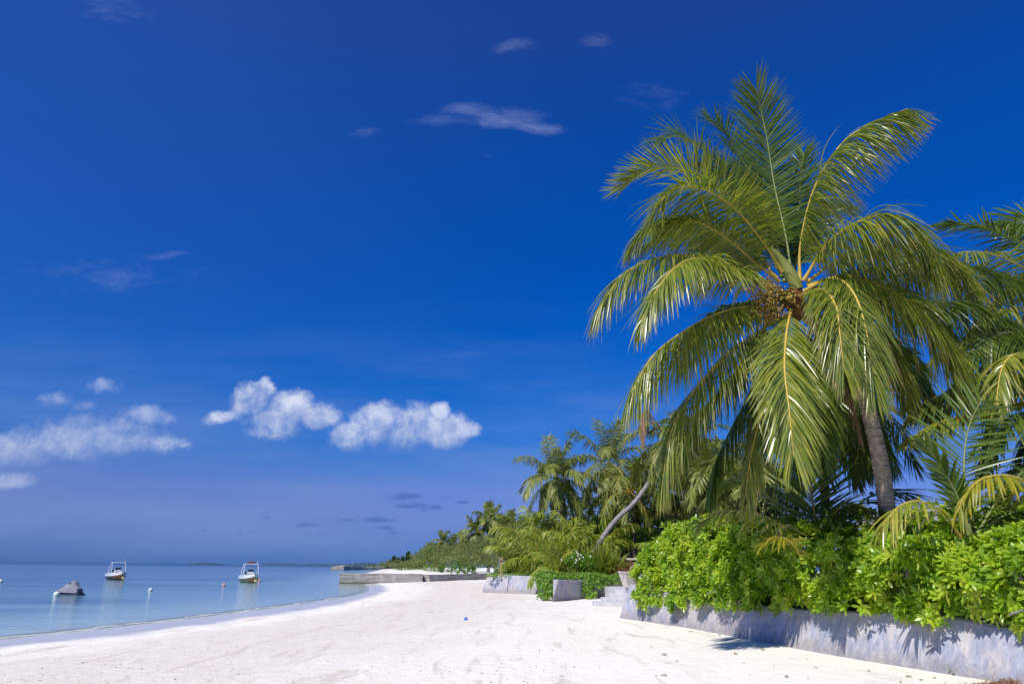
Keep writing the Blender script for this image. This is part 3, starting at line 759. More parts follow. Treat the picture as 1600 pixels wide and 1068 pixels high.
# ------------------------------------------------------------------ retaining walls, steps
def batter_wall(name, base_px, top_pts, thick, label, setback=0.28, capn=True, nsub=10, sink=0.4):
    """battered concrete wall; base_px pixels on the sand; top_pts: pixel rows giving the top edge"""
    B = np.array([gp(*q) for q in base_px])
    T = []
    for q, b in zip(top_pts, B):
        T.append(at(q[0], q[1], b[1] + setback))
    T = np.array(T)
    u = np.linspace(0, len(B) - 1, (len(B) - 1) * nsub + 1); k = np.arange(len(B))
    Bi = np.stack([np.interp(u, k, B[:, j]) for j in range(3)], 1); Ti = np.stack([np.interp(u, k, T[:, j]) for j in range(3)], 1)
    d = nrm(np.gradient(Ti[:, :2], axis=0)); nback = np.stack([-d[:, 1], d[:, 0]], 1)
    if nback[:, 1].mean() < 0: nback = -nback
    slope = (Bi - Ti) / np.maximum((Ti[:, 2] - Bi[:, 2])[:, None], .05)
    Blow = Bi + slope * sink
    rows = [Blow]
    for f in (0.0, .25, .5, .75, .97): rows.append(Bi + (Ti - Bi) * f)
    rows.append(Ti + np.c_[nback * .03, np.full(len(u), 0.012)])
    rows.append(Ti + np.c_[nback * thick, np.full(len(u), 0.012)])
    rows.append(np.c_[(Ti[:, :2] + nback * (thick + .02)), Blow[:, 2]])
    for r_ in rows[2:6]: r_ += rng.normal(size=r_.shape) * .004
    V = np.stack(rows, 1); K = V.shape[1]; n = len(u)
    i = np.arange(n - 1)[:, None] * K + np.arange(K - 1)[None]
    mb = MB(); mb.add(V.reshape(-1, 3), np.stack([i, i + K, i + K + 1, i + 1], -1).reshape(-1, 4), 0)
    mb.add(V[0], [list(range(K))]); mb.add(V[-1], [list(range(K))[::-1]])
    return mb.build(name, M['wall']), T


wl1, T1 = batter_wall('retaining_wall', [(968, 965), (1030, 974), (1130, 991), (1250, 1014), (1350, 1032), (1438, 1046)],
                      [(984, 913), (1040, 926), (1135, 941), (1255, 952), (1352, 956), (1437, 956)], 0.35, '')
tag(wl1, 'long mottled concrete retaining wall under the hedge, ending in a slanted edge by the steps', 'wall')
wl2, T2 = batter_wall('retaining_wall', [(1438, 1046), (1500, 1056), (1580, 1069), (1660, 1084), (1800, 1112)],
                      [(1437, 956), (1500, 966), (1580, 983), (1660, 1000), (1800, 1028)], 0.35, '')
tag(wl2, 'nearest section of the mottled concrete retaining wall, running out at the right edge', 'wall')
wl3, T3 = batter_wall('retaining_wall', [(753, 925.5), (800, 927), (862, 928)], [(762, 897), (805, 899), (866, 901)], 0.4, '', setback=.3)
tag(wl3, 'short low concrete wall on the sand, farthest of the retaining walls', 'wall')
wlb, TB = batter_wall('retaining_wall', [(863, 939.5), (885, 938), (912, 935)], [(872, 905), (890, 906), (912, 906.5)], 0.3, '', setback=.32, nsub=4)
tag(wlb, 'small wedge of concrete wall standing between the trailing vines', 'wall')
bk = gp(912, 935)
wlc, TC = batter_wall('retaining_wall', [(913, 935), (940, 933), (962, 931), (1004, 930)], [(914, 905), (940, 904), (962, 904), (1004, 905)], 0.3, '', setback=.4, nsub=4)
tag(wlc, 'shaded concrete wall behind the vines, beside the steps', 'wall')

# steps up between the two walls
M['step'] = simple_mat('pale_concrete', (0.62, 0.61, 0.62), (0.50, 0.49, 0.51), 0.85, 3.0, 0.4, 25.0)
st = empty('stone_steps', tuple(gp(945, 950)), 'pale concrete steps climbing from the sand between the two walls', 'steps')
s0 = gp(936, 948)
for k, (pl, pr, yb) in enumerate([(930, 1010, 0), (944, 1015, .55), (955, 1020, 1.1), (964, 1030, 1.7)]):
    m_ = MB(); yy = s0[1] + 0.6 + yb * 1.1
    xl = at(pl, 930, yy)[0]; xr = at(pr, 930, yy)[0]; z1 = 0.11 + .17 * k
    box(m_, ((xl + xr) / 2, yy + .9, z1 / 2 - .2), (xr - xl, 1.8 - .2 * k, z1 + .4), 0, rot=-.06, bev=.02)
    if k == 3: box(m_, ((xl + xr) / 2 + .3, yy + 4.6, z1 / 2 - .2), (xr - xl, 6.0, z1 + .4), 0)
    m_.build('step', [M['step']], st)

# raised garden ground behind the walls
mb = MB()
g1 = [(p_[0], p_[1]) for p_ in T1] + [(p_[0], p_[1]) for p_ in T2[1:]]
g1 = [(x_ + .12, y_ + .2) for x_, y_ in g1]
zt = [p_[2] - .10 for p_ in T1] + [p_[2] - .10 for p_ in T2[1:]]
bx_ = [(x_, z_) for (x_, _), z_ in zip(g1, zt)]
xa = np.linspace(g1[0][0], 60, 60); rows = []
fy = np.interp(xa, [q[0] for q in g1], [q[1] for q in g1]); fz = np.interp(xa, [q[0] for q in g1], zt)
for k in range(14):
    yy_ = fy + (90 - fy) * (k / 13) ** 1.7
    g_ = np.maximum(xa[0], .205 * yy_); rows.append(np.stack([g_ + (xa - xa[0]) * (60 - g_) / (60 - xa[0]), yy_, fz + .15 * min(k, 2)], -1))
V = np.stack(rows, 0); n = 60; i = np.arange(13)[:, None] * n + np.arange(n - 1)[None]
mb.add(V.reshape(-1, 3), np.stack([i, i + 1, i + n + 1, i + n], -1).reshape(-1, 4), 0, .5, True)
tag(mb.build('garden_ground', M['soil']), kind='structure')
mb = MB()
q0 = at(768, 898, T3[0][1] + .3); q1 = at(862, 901, T3[-1][1] + .3); q2 = at(1012, 905, TC[-1][1] + .4)
xw = TB[0][0] - .35
xa = np.unique(np.concatenate([np.linspace(q0[0], q2[0] + 1.5, 38), [xw, TB[0][0]]]))
fy = np.interp(xa, [q0[0], xw, TB[0][0], TB[1][0], TB[2][0], TC[1][0], TC[2][0], TC[3][0], q2[0] + 1.5],
               [T3[0][1] + .3, T3[0][1] + (T3[-1][1] - T3[0][1]) * (xw - q0[0]) / (T3[-1][0] - q0[0]) + .3, TB[0][1] + .9, TB[1][1] + .8, TB[2][1] + .9, TC[1][1] + .6, TC[2][1] + .5, TC[3][1] + .5, TC[3][1] + .6])
zf = np.interp(xa, [q0[0], q2[0]], [T3[0][2] - .06, TC[-1][2] - .08])
rows = [np.stack([xa, fy + (75 - fy) * (k / 9) ** 1.5, zf + .05 * k + .04 * rng.random(40)], -1) for k in range(10)]
rows = [np.stack([xa, fy, np.full(40, -.4)], -1)] + rows
V = np.stack(rows, 0); n = 40; i = np.arange(10)[:, None] * n + np.arange(n - 1)[None]
mb.add(V.reshape(-1, 3), np.stack([i, i + 1, i + n + 1, i + n], -1).reshape(-1, 4), 0, .5, True)
tag(mb.build('garden_ground', M['soil']), kind='structure')

# ------------------------------------------------------------------ palm building
def leaflets(mb, pts, U, L, t0=0.14, n=80, droop=1.0, vee=0.15, width=0.022, K=6, mat=0, a0=72, a1=22, wind=(0, 0, 0), jit=0.12, prof=None, fold=False, rnd_bias=0.0, seed=0, sides=(1, -1)):
    r = np.random.default_rng(seed)
    T = nrm(np.gradient(pts, axis=0)); m = len(pts)
    for sg in sides:
        t = t0 + (1 - t0) * (np.arange(n) + r.random(n) * .6) / n
        idx = t * (m - 1); i0 = np.clip(idx.astype(int), 0, m - 2); f = (idx - i0)[:, None]
        B = pts[i0] * (1 - f) + pts[i0 + 1] * f; Tt = nrm(T[i0] * (1 - f) + T[i0 + 1] * f); Ut = nrm(U[i0] * (1 - f) + U[i0 + 1] * f)
        S = np.cross(Tt, Ut) * sg
        tt = (t - t0) / (1 - t0)
        ang = np.radians(a0 + (a1 - a0) * tt ** 1.4) + r.normal(size=n) * jit * .6
        ll = L * (np.interp(tt, [0, .08, .3, .6, .85, 1], [.5, .75, 1.0, 1.0, .84, .55]) if prof is None else np.interp(tt, *prof)) * (1 + r.normal(size=n) * .07)
        clump = r.normal(size=n) * jit + np.repeat(r.normal(size=n // 6 + 1) * jit * 1.2, 6)[:n]
        D = nrm(S * np.sin(ang)[:, None] + Tt * np.cos(ang)[:, None] + Ut * (vee + clump)[:, None])
        P = [B]; d = D.copy(); ds = (ll / (K - 1))[:, None]
        dr = droop * (1 + r.normal(size=n) * .25)
        dirs = [d]
        for k in range(1, K):
            s_ = k / (K - 1)
            d = nrm(d + np.array([0, 0, -1.0]) * (dr * (0.25 + 1.5 * (1 - s_)) / (K - 1))[:, None] + np.array(wind) * (s_ * 2.2 / (K - 1)))
            P.append(P[-1] + d * ds); dirs.append(d)
        P = np.stack(P, 1); Dd = np.stack(dirs, 1)
        s_ = np.linspace(0, 1, K); wp_ = np.interp(s_, [0, .12, .4, .75, 1], [.45, .95, 1.0, .62, .05]) * width
        Nn = Ut[:, None, :] + r.normal(size=(n, 1, 3)) * .25
        Wv = nrm(np.cross(Dd, np.broadcast_to(Nn, Dd.shape))) * wp_[None, :, None]
        rd = np.clip(r.random(n) * .8 + .1 + rnd_bias, 0, 1)
        fo = None
        if fold:
            up = nrm(np.cross(Wv, Dd)); fo = up * (wp_ * .55)[None, :, None] * sg
        ribbons(mb, P, Wv, mat, rd, fo, tip=.45)


def frames(pts, center_dir, twist=0.0):
    """upper-side normal along a rachis leaving a crown in direction center_dir (horizontal)"""
    T = nrm(np.gradient(pts, axis=0)); m = len(pts)
    O = np.array([center_dir[0], center_dir[1], 0.0]); O = O / max(np.linalg.norm(O), 1e-6)
    el = np.arctan2(T[0][2], np.dot(T[0], O))
    u = -O * math.sin(el) + np.array([0, 0, 1.0]) * math.cos(el)
    U = []
    for i in range(m):
        u = nrm(u - T[i] * np.dot(u, T[i])); U.append(u)
    U = np.array(U)
    if twist:
        S = np.cross(T, U); a = np.linspace(0, twist, m)[:, None]
        U = U * np.cos(a) + S * np.sin(a)
    return U


def frond(parent, pts, L, O=None, r0=0.032, mats=('palm', 'rachis'), name='frond', m=44, twist=0.0, label=None, petw=1.0, **kw):
    pts = smooth_path(pts, m)
    if O is None: O = (pts[int(m * .6)] - pts[0])[:2]
    U = frames(pts, O, twist)
    mb = MB()
    t = np.linspace(0, 1, m)
    tube(mb, pts, r0 * (np.interp(t, [0, .05, .15, .5, 1], [2.0 * petw, 1.4, 1, .75, .3])), 6, 1, .5, True)
    leaflets(mb, pts, U, L, **kw)
    o = mb.build(name, [M[mats[0]], M[mats[1]]], parent)
    if label: o['label'] = label
    return o


def trunk(parent, pts, r0, r1, mat='bark', ring=0.09, amp=.035, seg=14, name='trunk', swell=1.35):
    n = max(24, int(np.linalg.norm(np.diff(pts, axis=0), axis=1).sum() / ring * 3))
    P = smooth_path(pts, n); t = np.linspace(0, 1, n)
    R = (r0 + (r1 - r0) * t) * (1 + (swell - 1) * np.exp(-t * 14))
    ph = np.arange(n) % 3
    R = R * (1 + amp * np.array([1, -.3, -.8])[ph] + rng.normal(size=n) * amp * .25)
    P = P + rng.normal(size=P.shape) * r0 * .02
    mb = MB(); tube(mb, P, R, seg, 0, .5, True)
    return mb.build(name, M[mat], parent)


def gen_palm_parts(root, C, R, nf, L, seed, mats=('palm_mid', 'rachis_green'), nl=36, K=4, width=.035, up=82, down=-35, droop=1.0, sag=1.0, wind=(0.12, 0, 0), r0=.03, name='frond', dead=0):
    """procedural crown: nf fronds of reach R around the crown point C"""
    r = np.random.default_rng(seed)
    for k in range(nf):
        az = k * 2.39996 + r.normal() * .15; q = (k + .5) / nf
        el = math.radians(up + (down - up) * q ** 1.05 + r.normal() * 5)
        Rk = R * (0.82 + .3 * math.sin(math.pi * min(q + .15, 1))) * (1 + r.normal() * .06)
        O = np.array([math.cos(az), math.sin(az), 0]); d = O * math.cos(el) + np.array([0, 0, math.sin(el)])
        P = [np.array(C, float)]; n = 12
        for j in range(n):
            d = nrm(d + np.array([0, 0, -1]) * sag * (.05 + .16 * (j / n)) * (0.6 + .8 * math.cos(el)) + np.array(wind) * .05)
            P.append(P[-1] + d * Rk / n)
        isd = k >= nf - dead
        frond(root, np.array(P), L, O, r0=r0, mats=('palm_dead', 'palm_dead') if isd else mats, m=20, twist=r.normal() * .35, n=nl, K=K, width=width * (.7 if isd else 1), droop=droop * (1.0 + .5 * q) * (1.8 if isd else 1), seed=seed * 50 + k, wind=wind, jit=.16, t0=.16, name=name,
              label='dry brown frond' if isd else None)


# ------------------------------------------------------------------ the big leaning palm
CY = 15.8
C = at(1232, 462, CY)
big = empty('palm_tree', tuple(at(1392, 880, 14.2)), 'tallest coconut palm leaning over the hedge, with flower clusters and glossy drooping fronds', 'palm tree')
big.location = tuple(at(1392, 880, 16.4) * (1, 1, 0) + (0, 0, .7))
tp = [at(1392, 900, 16.4) * (1, 1, 0) + (0, 0, .5), at(1391, 850, 16.4), at(1383, 770, 16.4), at(1369, 690, 16.4), at(1346, 605, 16.4), at(1312, 545, 16.2), at(1268, 500, 16.0), at(1240, 470, 15.8)]
trunk(big, np.array(tp), .20, .165, 'bark', ring=.10, amp=.03, seg=18)


def hero(px, L, mats=('palm', 'rachis'), **kw):
    pts = np.array([at(a_, b_, CY + c_) for a_, b_, c_ in px])
    kw.setdefault('n', 205); kw.setdefault('K', 7); kw.setdefault('width', .0158); L = L * 1.42
    if kw.get('droop', 1) > 1.05: kw['droop'] *= 1.25; kw.setdefault('fold', True)
    return frond(big, pts, L, r0=.030, mats=mats, m=50, **kw)


W0 = (0.10, 0, 0)
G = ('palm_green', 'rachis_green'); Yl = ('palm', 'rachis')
# upright and upper fronds
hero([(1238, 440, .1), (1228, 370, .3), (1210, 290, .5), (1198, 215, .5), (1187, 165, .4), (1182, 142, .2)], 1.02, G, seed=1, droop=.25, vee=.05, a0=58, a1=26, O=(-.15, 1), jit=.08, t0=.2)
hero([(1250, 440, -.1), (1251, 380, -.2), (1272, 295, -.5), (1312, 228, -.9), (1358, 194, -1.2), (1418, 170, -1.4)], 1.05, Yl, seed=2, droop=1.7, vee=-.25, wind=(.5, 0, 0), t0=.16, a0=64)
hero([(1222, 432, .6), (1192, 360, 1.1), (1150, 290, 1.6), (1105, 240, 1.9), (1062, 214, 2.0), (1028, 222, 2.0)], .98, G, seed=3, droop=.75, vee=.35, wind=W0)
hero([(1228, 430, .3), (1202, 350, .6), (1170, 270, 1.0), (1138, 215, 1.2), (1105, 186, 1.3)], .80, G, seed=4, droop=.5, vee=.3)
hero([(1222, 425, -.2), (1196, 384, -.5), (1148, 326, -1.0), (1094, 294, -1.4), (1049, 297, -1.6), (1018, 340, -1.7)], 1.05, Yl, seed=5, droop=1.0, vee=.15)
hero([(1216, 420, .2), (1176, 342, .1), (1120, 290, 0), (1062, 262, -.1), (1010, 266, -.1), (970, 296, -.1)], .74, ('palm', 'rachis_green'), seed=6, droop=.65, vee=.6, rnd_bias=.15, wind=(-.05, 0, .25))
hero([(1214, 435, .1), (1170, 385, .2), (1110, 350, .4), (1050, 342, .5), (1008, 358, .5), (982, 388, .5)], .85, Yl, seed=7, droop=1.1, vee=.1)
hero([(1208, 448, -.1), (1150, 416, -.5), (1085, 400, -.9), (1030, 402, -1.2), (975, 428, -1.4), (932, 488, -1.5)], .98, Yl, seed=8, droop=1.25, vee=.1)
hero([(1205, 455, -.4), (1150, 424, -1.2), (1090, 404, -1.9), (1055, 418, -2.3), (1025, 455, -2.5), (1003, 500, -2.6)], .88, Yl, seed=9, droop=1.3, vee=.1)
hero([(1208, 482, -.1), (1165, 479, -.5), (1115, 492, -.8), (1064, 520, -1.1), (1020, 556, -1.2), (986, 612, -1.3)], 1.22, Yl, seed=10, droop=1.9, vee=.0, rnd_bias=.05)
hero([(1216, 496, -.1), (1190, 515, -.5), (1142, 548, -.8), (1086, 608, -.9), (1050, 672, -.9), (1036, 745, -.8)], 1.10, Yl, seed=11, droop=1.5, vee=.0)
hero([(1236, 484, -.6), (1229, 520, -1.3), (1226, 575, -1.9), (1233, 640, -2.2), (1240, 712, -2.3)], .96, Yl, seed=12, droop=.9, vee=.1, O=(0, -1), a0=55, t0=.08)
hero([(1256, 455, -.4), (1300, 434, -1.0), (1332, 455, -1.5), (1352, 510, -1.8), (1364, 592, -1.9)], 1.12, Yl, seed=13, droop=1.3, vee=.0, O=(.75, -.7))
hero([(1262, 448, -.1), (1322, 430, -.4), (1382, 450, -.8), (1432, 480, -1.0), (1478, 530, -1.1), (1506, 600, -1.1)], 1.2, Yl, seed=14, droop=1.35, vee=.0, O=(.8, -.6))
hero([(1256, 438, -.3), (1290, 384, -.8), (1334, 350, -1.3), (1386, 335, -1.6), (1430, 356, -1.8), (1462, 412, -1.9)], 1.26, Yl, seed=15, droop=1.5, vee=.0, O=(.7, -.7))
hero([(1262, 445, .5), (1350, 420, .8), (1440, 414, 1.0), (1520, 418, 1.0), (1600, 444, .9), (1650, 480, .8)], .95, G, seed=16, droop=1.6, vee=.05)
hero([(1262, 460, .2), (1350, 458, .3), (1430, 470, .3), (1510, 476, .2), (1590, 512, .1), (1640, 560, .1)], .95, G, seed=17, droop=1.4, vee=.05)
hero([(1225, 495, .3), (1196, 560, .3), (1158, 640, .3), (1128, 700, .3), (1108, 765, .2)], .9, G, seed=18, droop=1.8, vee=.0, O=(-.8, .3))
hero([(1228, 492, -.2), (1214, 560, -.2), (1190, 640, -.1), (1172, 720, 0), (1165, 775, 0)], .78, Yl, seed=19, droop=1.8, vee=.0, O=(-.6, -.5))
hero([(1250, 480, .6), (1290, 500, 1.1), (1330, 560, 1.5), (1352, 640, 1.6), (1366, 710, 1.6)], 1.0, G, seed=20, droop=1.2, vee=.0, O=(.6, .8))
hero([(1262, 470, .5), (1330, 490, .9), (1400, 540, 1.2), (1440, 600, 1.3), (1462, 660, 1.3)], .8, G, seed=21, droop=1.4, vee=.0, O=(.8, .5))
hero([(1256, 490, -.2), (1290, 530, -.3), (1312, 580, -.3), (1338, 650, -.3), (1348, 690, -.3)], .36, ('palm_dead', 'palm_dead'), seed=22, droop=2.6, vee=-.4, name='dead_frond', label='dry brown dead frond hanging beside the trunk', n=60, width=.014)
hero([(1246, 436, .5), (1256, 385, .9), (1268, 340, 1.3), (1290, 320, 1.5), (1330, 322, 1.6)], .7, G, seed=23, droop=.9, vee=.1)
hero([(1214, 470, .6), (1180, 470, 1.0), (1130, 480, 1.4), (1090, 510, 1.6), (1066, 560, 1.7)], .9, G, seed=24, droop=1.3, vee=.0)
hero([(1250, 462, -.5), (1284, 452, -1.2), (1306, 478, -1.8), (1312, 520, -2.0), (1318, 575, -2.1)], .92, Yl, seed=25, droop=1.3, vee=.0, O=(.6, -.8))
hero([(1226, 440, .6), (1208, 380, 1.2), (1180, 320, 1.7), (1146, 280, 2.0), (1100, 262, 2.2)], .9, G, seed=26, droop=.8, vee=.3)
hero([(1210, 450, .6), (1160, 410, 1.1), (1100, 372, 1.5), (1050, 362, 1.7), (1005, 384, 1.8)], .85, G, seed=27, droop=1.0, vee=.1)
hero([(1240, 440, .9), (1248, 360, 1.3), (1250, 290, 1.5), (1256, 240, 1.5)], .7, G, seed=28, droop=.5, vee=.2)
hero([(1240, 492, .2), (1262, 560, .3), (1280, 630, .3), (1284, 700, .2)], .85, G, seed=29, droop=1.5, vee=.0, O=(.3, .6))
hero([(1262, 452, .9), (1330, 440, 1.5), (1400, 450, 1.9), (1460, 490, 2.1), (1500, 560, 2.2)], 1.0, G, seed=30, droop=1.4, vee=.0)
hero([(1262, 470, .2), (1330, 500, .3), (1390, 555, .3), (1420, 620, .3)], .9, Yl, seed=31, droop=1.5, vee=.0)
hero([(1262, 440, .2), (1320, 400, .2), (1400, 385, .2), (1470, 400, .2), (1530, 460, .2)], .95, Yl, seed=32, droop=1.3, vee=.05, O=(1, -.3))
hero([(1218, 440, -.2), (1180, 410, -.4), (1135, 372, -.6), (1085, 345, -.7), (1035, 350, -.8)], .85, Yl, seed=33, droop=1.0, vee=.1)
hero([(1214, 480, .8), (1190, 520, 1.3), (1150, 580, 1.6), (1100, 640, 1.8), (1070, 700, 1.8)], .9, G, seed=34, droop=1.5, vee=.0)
# spear stalk, fibre, flower clusters and young nuts
mb = MB(); tube(mb, smooth_path([at(1246, 452, CY - .15), at(1236, 430, CY - .18), at(1222, 408, CY - .2), at(1204, 388, CY - .3), at(1188, 368, CY - .4)], 20), np.interp(np.linspace(0, 1, 20), [0, .3, .6, 1], [.15, .15, .09, .03]), 12)
mb.build('spear_stalk', M['spathe'], big)
mb = MB(); tube(mb, smooth_path([at(1252, 500, CY), at(1243, 475, CY - .05), at(1240, 448, CY - .05)], 12), [.17, .19, .21, .23, .24, .25, .25, .24, .23, .21, .18, .12], 14)
mb.build('crown_fibre', M['fibre'], big)
for j, (cx_, cy_, rr, lab) in enumerate([(1190, 456, .42, 'orange brown flower cluster'), (1198, 494, .38, 'drooping flower cluster'), (1228, 462, .20, 'small green nut cluster')]):
    c_ = at(cx_, cy_, CY - .75); s_ = at(1236, 468, CY - .2); mb = MB(); r = np.random.default_rng(90 + j)
    for k in range(60 if j < 2 else 18):
        e = c_ + nrm(r.normal(size=3)) * rr * (0.5 + .5 * r.random()) * np.array([1.05, 1, .85])
        mid_ = (s_ + e) / 2 + r.normal(size=3) * .05 + (0, 0, .07)
        tube(mb, smooth_path([s_, mid_, e], 7), .007, 4, 0, r.random(), False)
        for q in range(12 if j < 2 else 3):
            w_ = e + r.normal(size=3) * (.07 if j < 2 else .05)
            sphere(mb, w_, (.011 + .012 * r.random()) if j < 2 else .034, 6, 4, 1 if r.random() < .6 or j == 2 else 0, r.random())
    o = mb.build('flower_cluster' if j < 2 else 'young_nuts', [M['flower'], M['nut']], big)

# ------------------------------------------------------------------ palms at the right edge
def custom_palm(label, base, crown, fr, trunk_r=.13, mats=('palm_green', 'rachis_green'), name='palm_tree', cat='palm tree', tr=True, group=None, nl=70, trmat='bark', **kw):
    root = empty(name, tuple(base), label, cat, group)
    if tr: trunk(root, np.array([base, (np.array(base) * .6 + np.array(crown) * .4) + (.1, 0, .1), crown]), trunk_r, trunk_r * .8, trmat, ring=.12, seg=12)
    for k, f in enumerate(fr):
        px, L = f[0], f[1]; o = dict(f[2]) if len(f) > 2 else {}
        mm = o.pop('mats', mats)
        pts = np.array([at(a_, b_, c_) for a_, b_, c_ in px])
        L = L * 1.2
        d = dict(n=nl, K=6, width=.028, droop=1.0, fold=True, seed=300 + k + int(px[0][0])); d.update(kw); d.update(o)
        frond(root, pts, L, r0=o.pop('r0', .024) if 'r0' in o else .024, mats=mm, m=40, **{q: v for q, v in d.items() if q != 'r0'})
    return root


Y2 = 18.0
custom_palm('coconut palm cut by the right edge, its dark fronds arching in behind the tallest palm', (at(1700, 900, Y2)[0], Y2, .8), at(1668, 452, Y2), [
    ([(1668, 452, Y2), (1630, 405, Y2), (1580, 372, Y2), (1525, 352, Y2), (1478, 350, Y2)], 1.05, dict(droop=.45, vee=.1, O=(-1, .2))),
    ([(1668, 452, Y2), (1640, 440, Y2 + .5), (1590, 430, Y2 + .9), (1530, 445, Y2 + 1.1), (1480, 490, Y2 + 1.1)], 1.0, dict(droop=1.2, mats=('palm', 'rachis'))),
    ([(1668, 462, Y2), (1640, 480, Y2 - .5), (1590, 480, Y2 - .9), (1530, 500, Y2 - 1.1), (1490, 560, Y2 - 1.1)], 1.0, dict(droop=1.4, mats=('palm', 'rachis'))),
    ([(1668, 470, Y2), (1630, 510, Y2 + .6), (1570, 530, Y2 + .8), (1510, 570, Y2 + .9), (1475, 640, Y2 + .8)], 1.0, dict(droop=1.6)),
    ([(1668, 480, Y2), (1640, 530, Y2 + .2), (1600, 560, Y2 + .3), (1560, 610, Y2 + .3), (1540, 690, Y2 + .2)], 1.0, dict(droop=1.6)),
    ([(1668, 452, Y2), (1660, 400, Y2 + .2), (1640, 360, Y2 + .4), (1600, 345, Y2 + .7), (1560, 350, Y2 + .9)], .9, dict(droop=.9)),
    ([(1668, 460, Y2), (1620, 430, Y2 - .3), (1560, 400, Y2 - .6), (1500, 395, Y2 - .8), (1450, 430, Y2 - .9)], 1.0, dict(droop=1.1, mats=('palm', 'rachis'))),
    ([(1668, 468, Y2), (1610, 490, Y2 + .9), (1540, 520, Y2 + 1.3), (1470, 550, Y2 + 1.5), (1420, 620, Y2 + 1.5)], 1.05, dict(droop=1.5, mats=('palm', 'rachis'))),
    ([(1668, 462, Y2), (1630, 450, Y2 + .2), (1585, 445, Y2 + .4), (1545, 480, Y2 + .5), (1525, 540, Y2 + .5)], 1.0, dict(droop=1.5, mats=('palm', 'rachis'))),
    ([(1668, 466, Y2), (1645, 500, Y2 + .3), (1610, 510, Y2 + .5), (1575, 550, Y2 + .6), (1560, 620, Y2 + .6)], 1.0, dict(droop=1.5, mats=('palm', 'rachis'))),
    ([(1668, 474, Y2), (1640, 520, Y2 - .4), (1600, 530, Y2 - .6), (1550, 560, Y2 - .7), (1510, 640, Y2 - .7)], 1.0, dict(droop=1.5, mats=('palm', 'rachis'))),
    ([(1668, 452, Y2), (1720, 420, Y2), (1780, 420, Y2), (1830, 470, Y2)], .9), ([(1668, 470, Y2), (1700, 520, Y2 - .5), (1720, 600, Y2 - .8)], .9),
])
Y3 = 15.0
custom_palm('shorter palm at the right edge with sunlit yellow-green fronds below the dark ones', (at(1690, 900, Y3)[0], Y3, .8), at(1660, 610, Y3), [
    ([(1660, 610, Y3), (1625, 566, Y3 - .2), (1590, 552, Y3 - .4), (1566, 574, Y3 - .6), (1556, 632, Y3 - .7)], .72, dict(droop=1.3, mats=('palm', 'rachis'), rnd_bias=.2)),
    ([(1660, 610, Y3), (1620, 590, Y3 + .3), (1560, 585, Y3 + .6), (1500, 598, Y3 + .8), (1440, 640, Y3 + .9)], .85, dict(droop=1.3)),
    ([(1660, 618, Y3), (1610, 625, Y3 + .1), (1560, 636, Y3 + .2), (1500, 650, Y3 + .3), (1456, 664, Y3 + .3), (1412, 692, Y3 + .3)], .52, dict(droop=1.2, mats=('palm_yellow', 'rachis'), rnd_bias=-.1)),
    ([(1660, 620, Y3), (1625, 640, Y3 - .2), (1585, 650, Y3 - .4), (1550, 690, Y3 - .5), (1535, 740, Y3 - .5)], .72, dict(droop=1.0)),
    ([(1660, 625, Y3), (1640, 680, Y3 - .1), (1610, 720, Y3 - .1), (1570, 760, Y3), (1560, 800, Y3)], .8, dict(droop=1.2, mats=('palm', 'rachis'))),
    ([(1660, 600, Y3), (1650, 560, Y3 + .4), (1620, 530, Y3 + .7), (1570, 520, Y3 + 1.0), (1520, 550, Y3 + 1.2)], .85, dict(droop=1.3)),
    ([(1660, 615, Y3), (1600, 600, Y3 + .5), (1530, 610, Y3 + .9), (1460, 620, Y3 + 1.1), (1420, 650, Y3 + 1.2)], .8, dict(droop=1.6, mats=('palm', 'rachis'))),
    ([(1660, 620, Y3), (1630, 660, Y3 + .5), (1600, 690, Y3 + .7), (1580, 760, Y3 + .8)], .9, dict(droop=1.3)),
    ([(1660, 630, Y3), (1650, 700, Y3 + .3), (1630, 750, Y3 + .3), (1600, 790, Y3 + .3)], .9, dict(droop=1.3)),
    ([(1660, 610, Y3), (1720, 580, Y3), (1790, 620, Y3)], .9), ([(1660, 620, Y3), (1700, 680, Y3 - .5), (1720, 760, Y3 - .7)], .9),
])
# young palms rising out of the hedge
Ya = 13.6
custom_palm('young trunkless palm with one yellow drooping frond, rising from the hedge at the right', (at(1516, 840, Ya)[0], Ya, 1.0), at(1516, 800, Ya), [
    ([(1516, 835, Ya), (1508, 770, Ya), (1507, 710, Ya + .1), (1516, 660, Ya + .3), (1536, 622, Ya + .5)], .95, dict(droop=.25, vee=.0, a0=62, a1=35, O=(.2, 1), n=34, width=.026)),
    ([(1514, 835, Ya), (1500, 785, Ya - .1), (1478, 740, Ya - .2), (1455, 706, Ya - .3), (1440, 690, Ya - .35)], .42, dict(droop=.2, vee=.1, a0=40, a1=12, n=26, width=.034, O=(-.6, -.6))),
    ([(1640, 790, Ya - .3), (1610, 756, Ya - .5), (1572, 742, Ya - .7), (1534, 748, Ya - .8), (1508, 772, Ya - .85), (1496, 800, Ya - .9)], .62, dict(droop=1.5, mats=('palm_yellow', 'rachis'), n=30, width=.032, t0=.02, a0=60, O=(-1, -.4), prof=([0, .2, .6, 1], [.9, 1, .9, .6]))),
    ([(1500, 838, Ya - .2), (1478, 806, Ya - .4), (1440, 783, Ya - .6), (1406, 790, Ya - .7), (1378, 822, Ya - .8)], .68, dict(droop=1.3, mats=('palm', 'rachis'), n=22, width=.030, rnd_bias=.3, t0=.25, a0=50)),
    ([(1524, 838, Ya), (1560, 780, Ya + .1), (1600, 735, Ya + .2), (1650, 710, Ya + .3)], .8, dict(droop=.9, n=30, width=.028)),
    ([(1530, 838, Ya - .1), (1560, 810, Ya - .3), (1600, 800, Ya - .4), (1640, 815, Ya - .5)], .6, dict(droop=1.2, n=30, width=.028)),
], name='young_palm', tr=False, cat='young palm')
Yb = 17.0
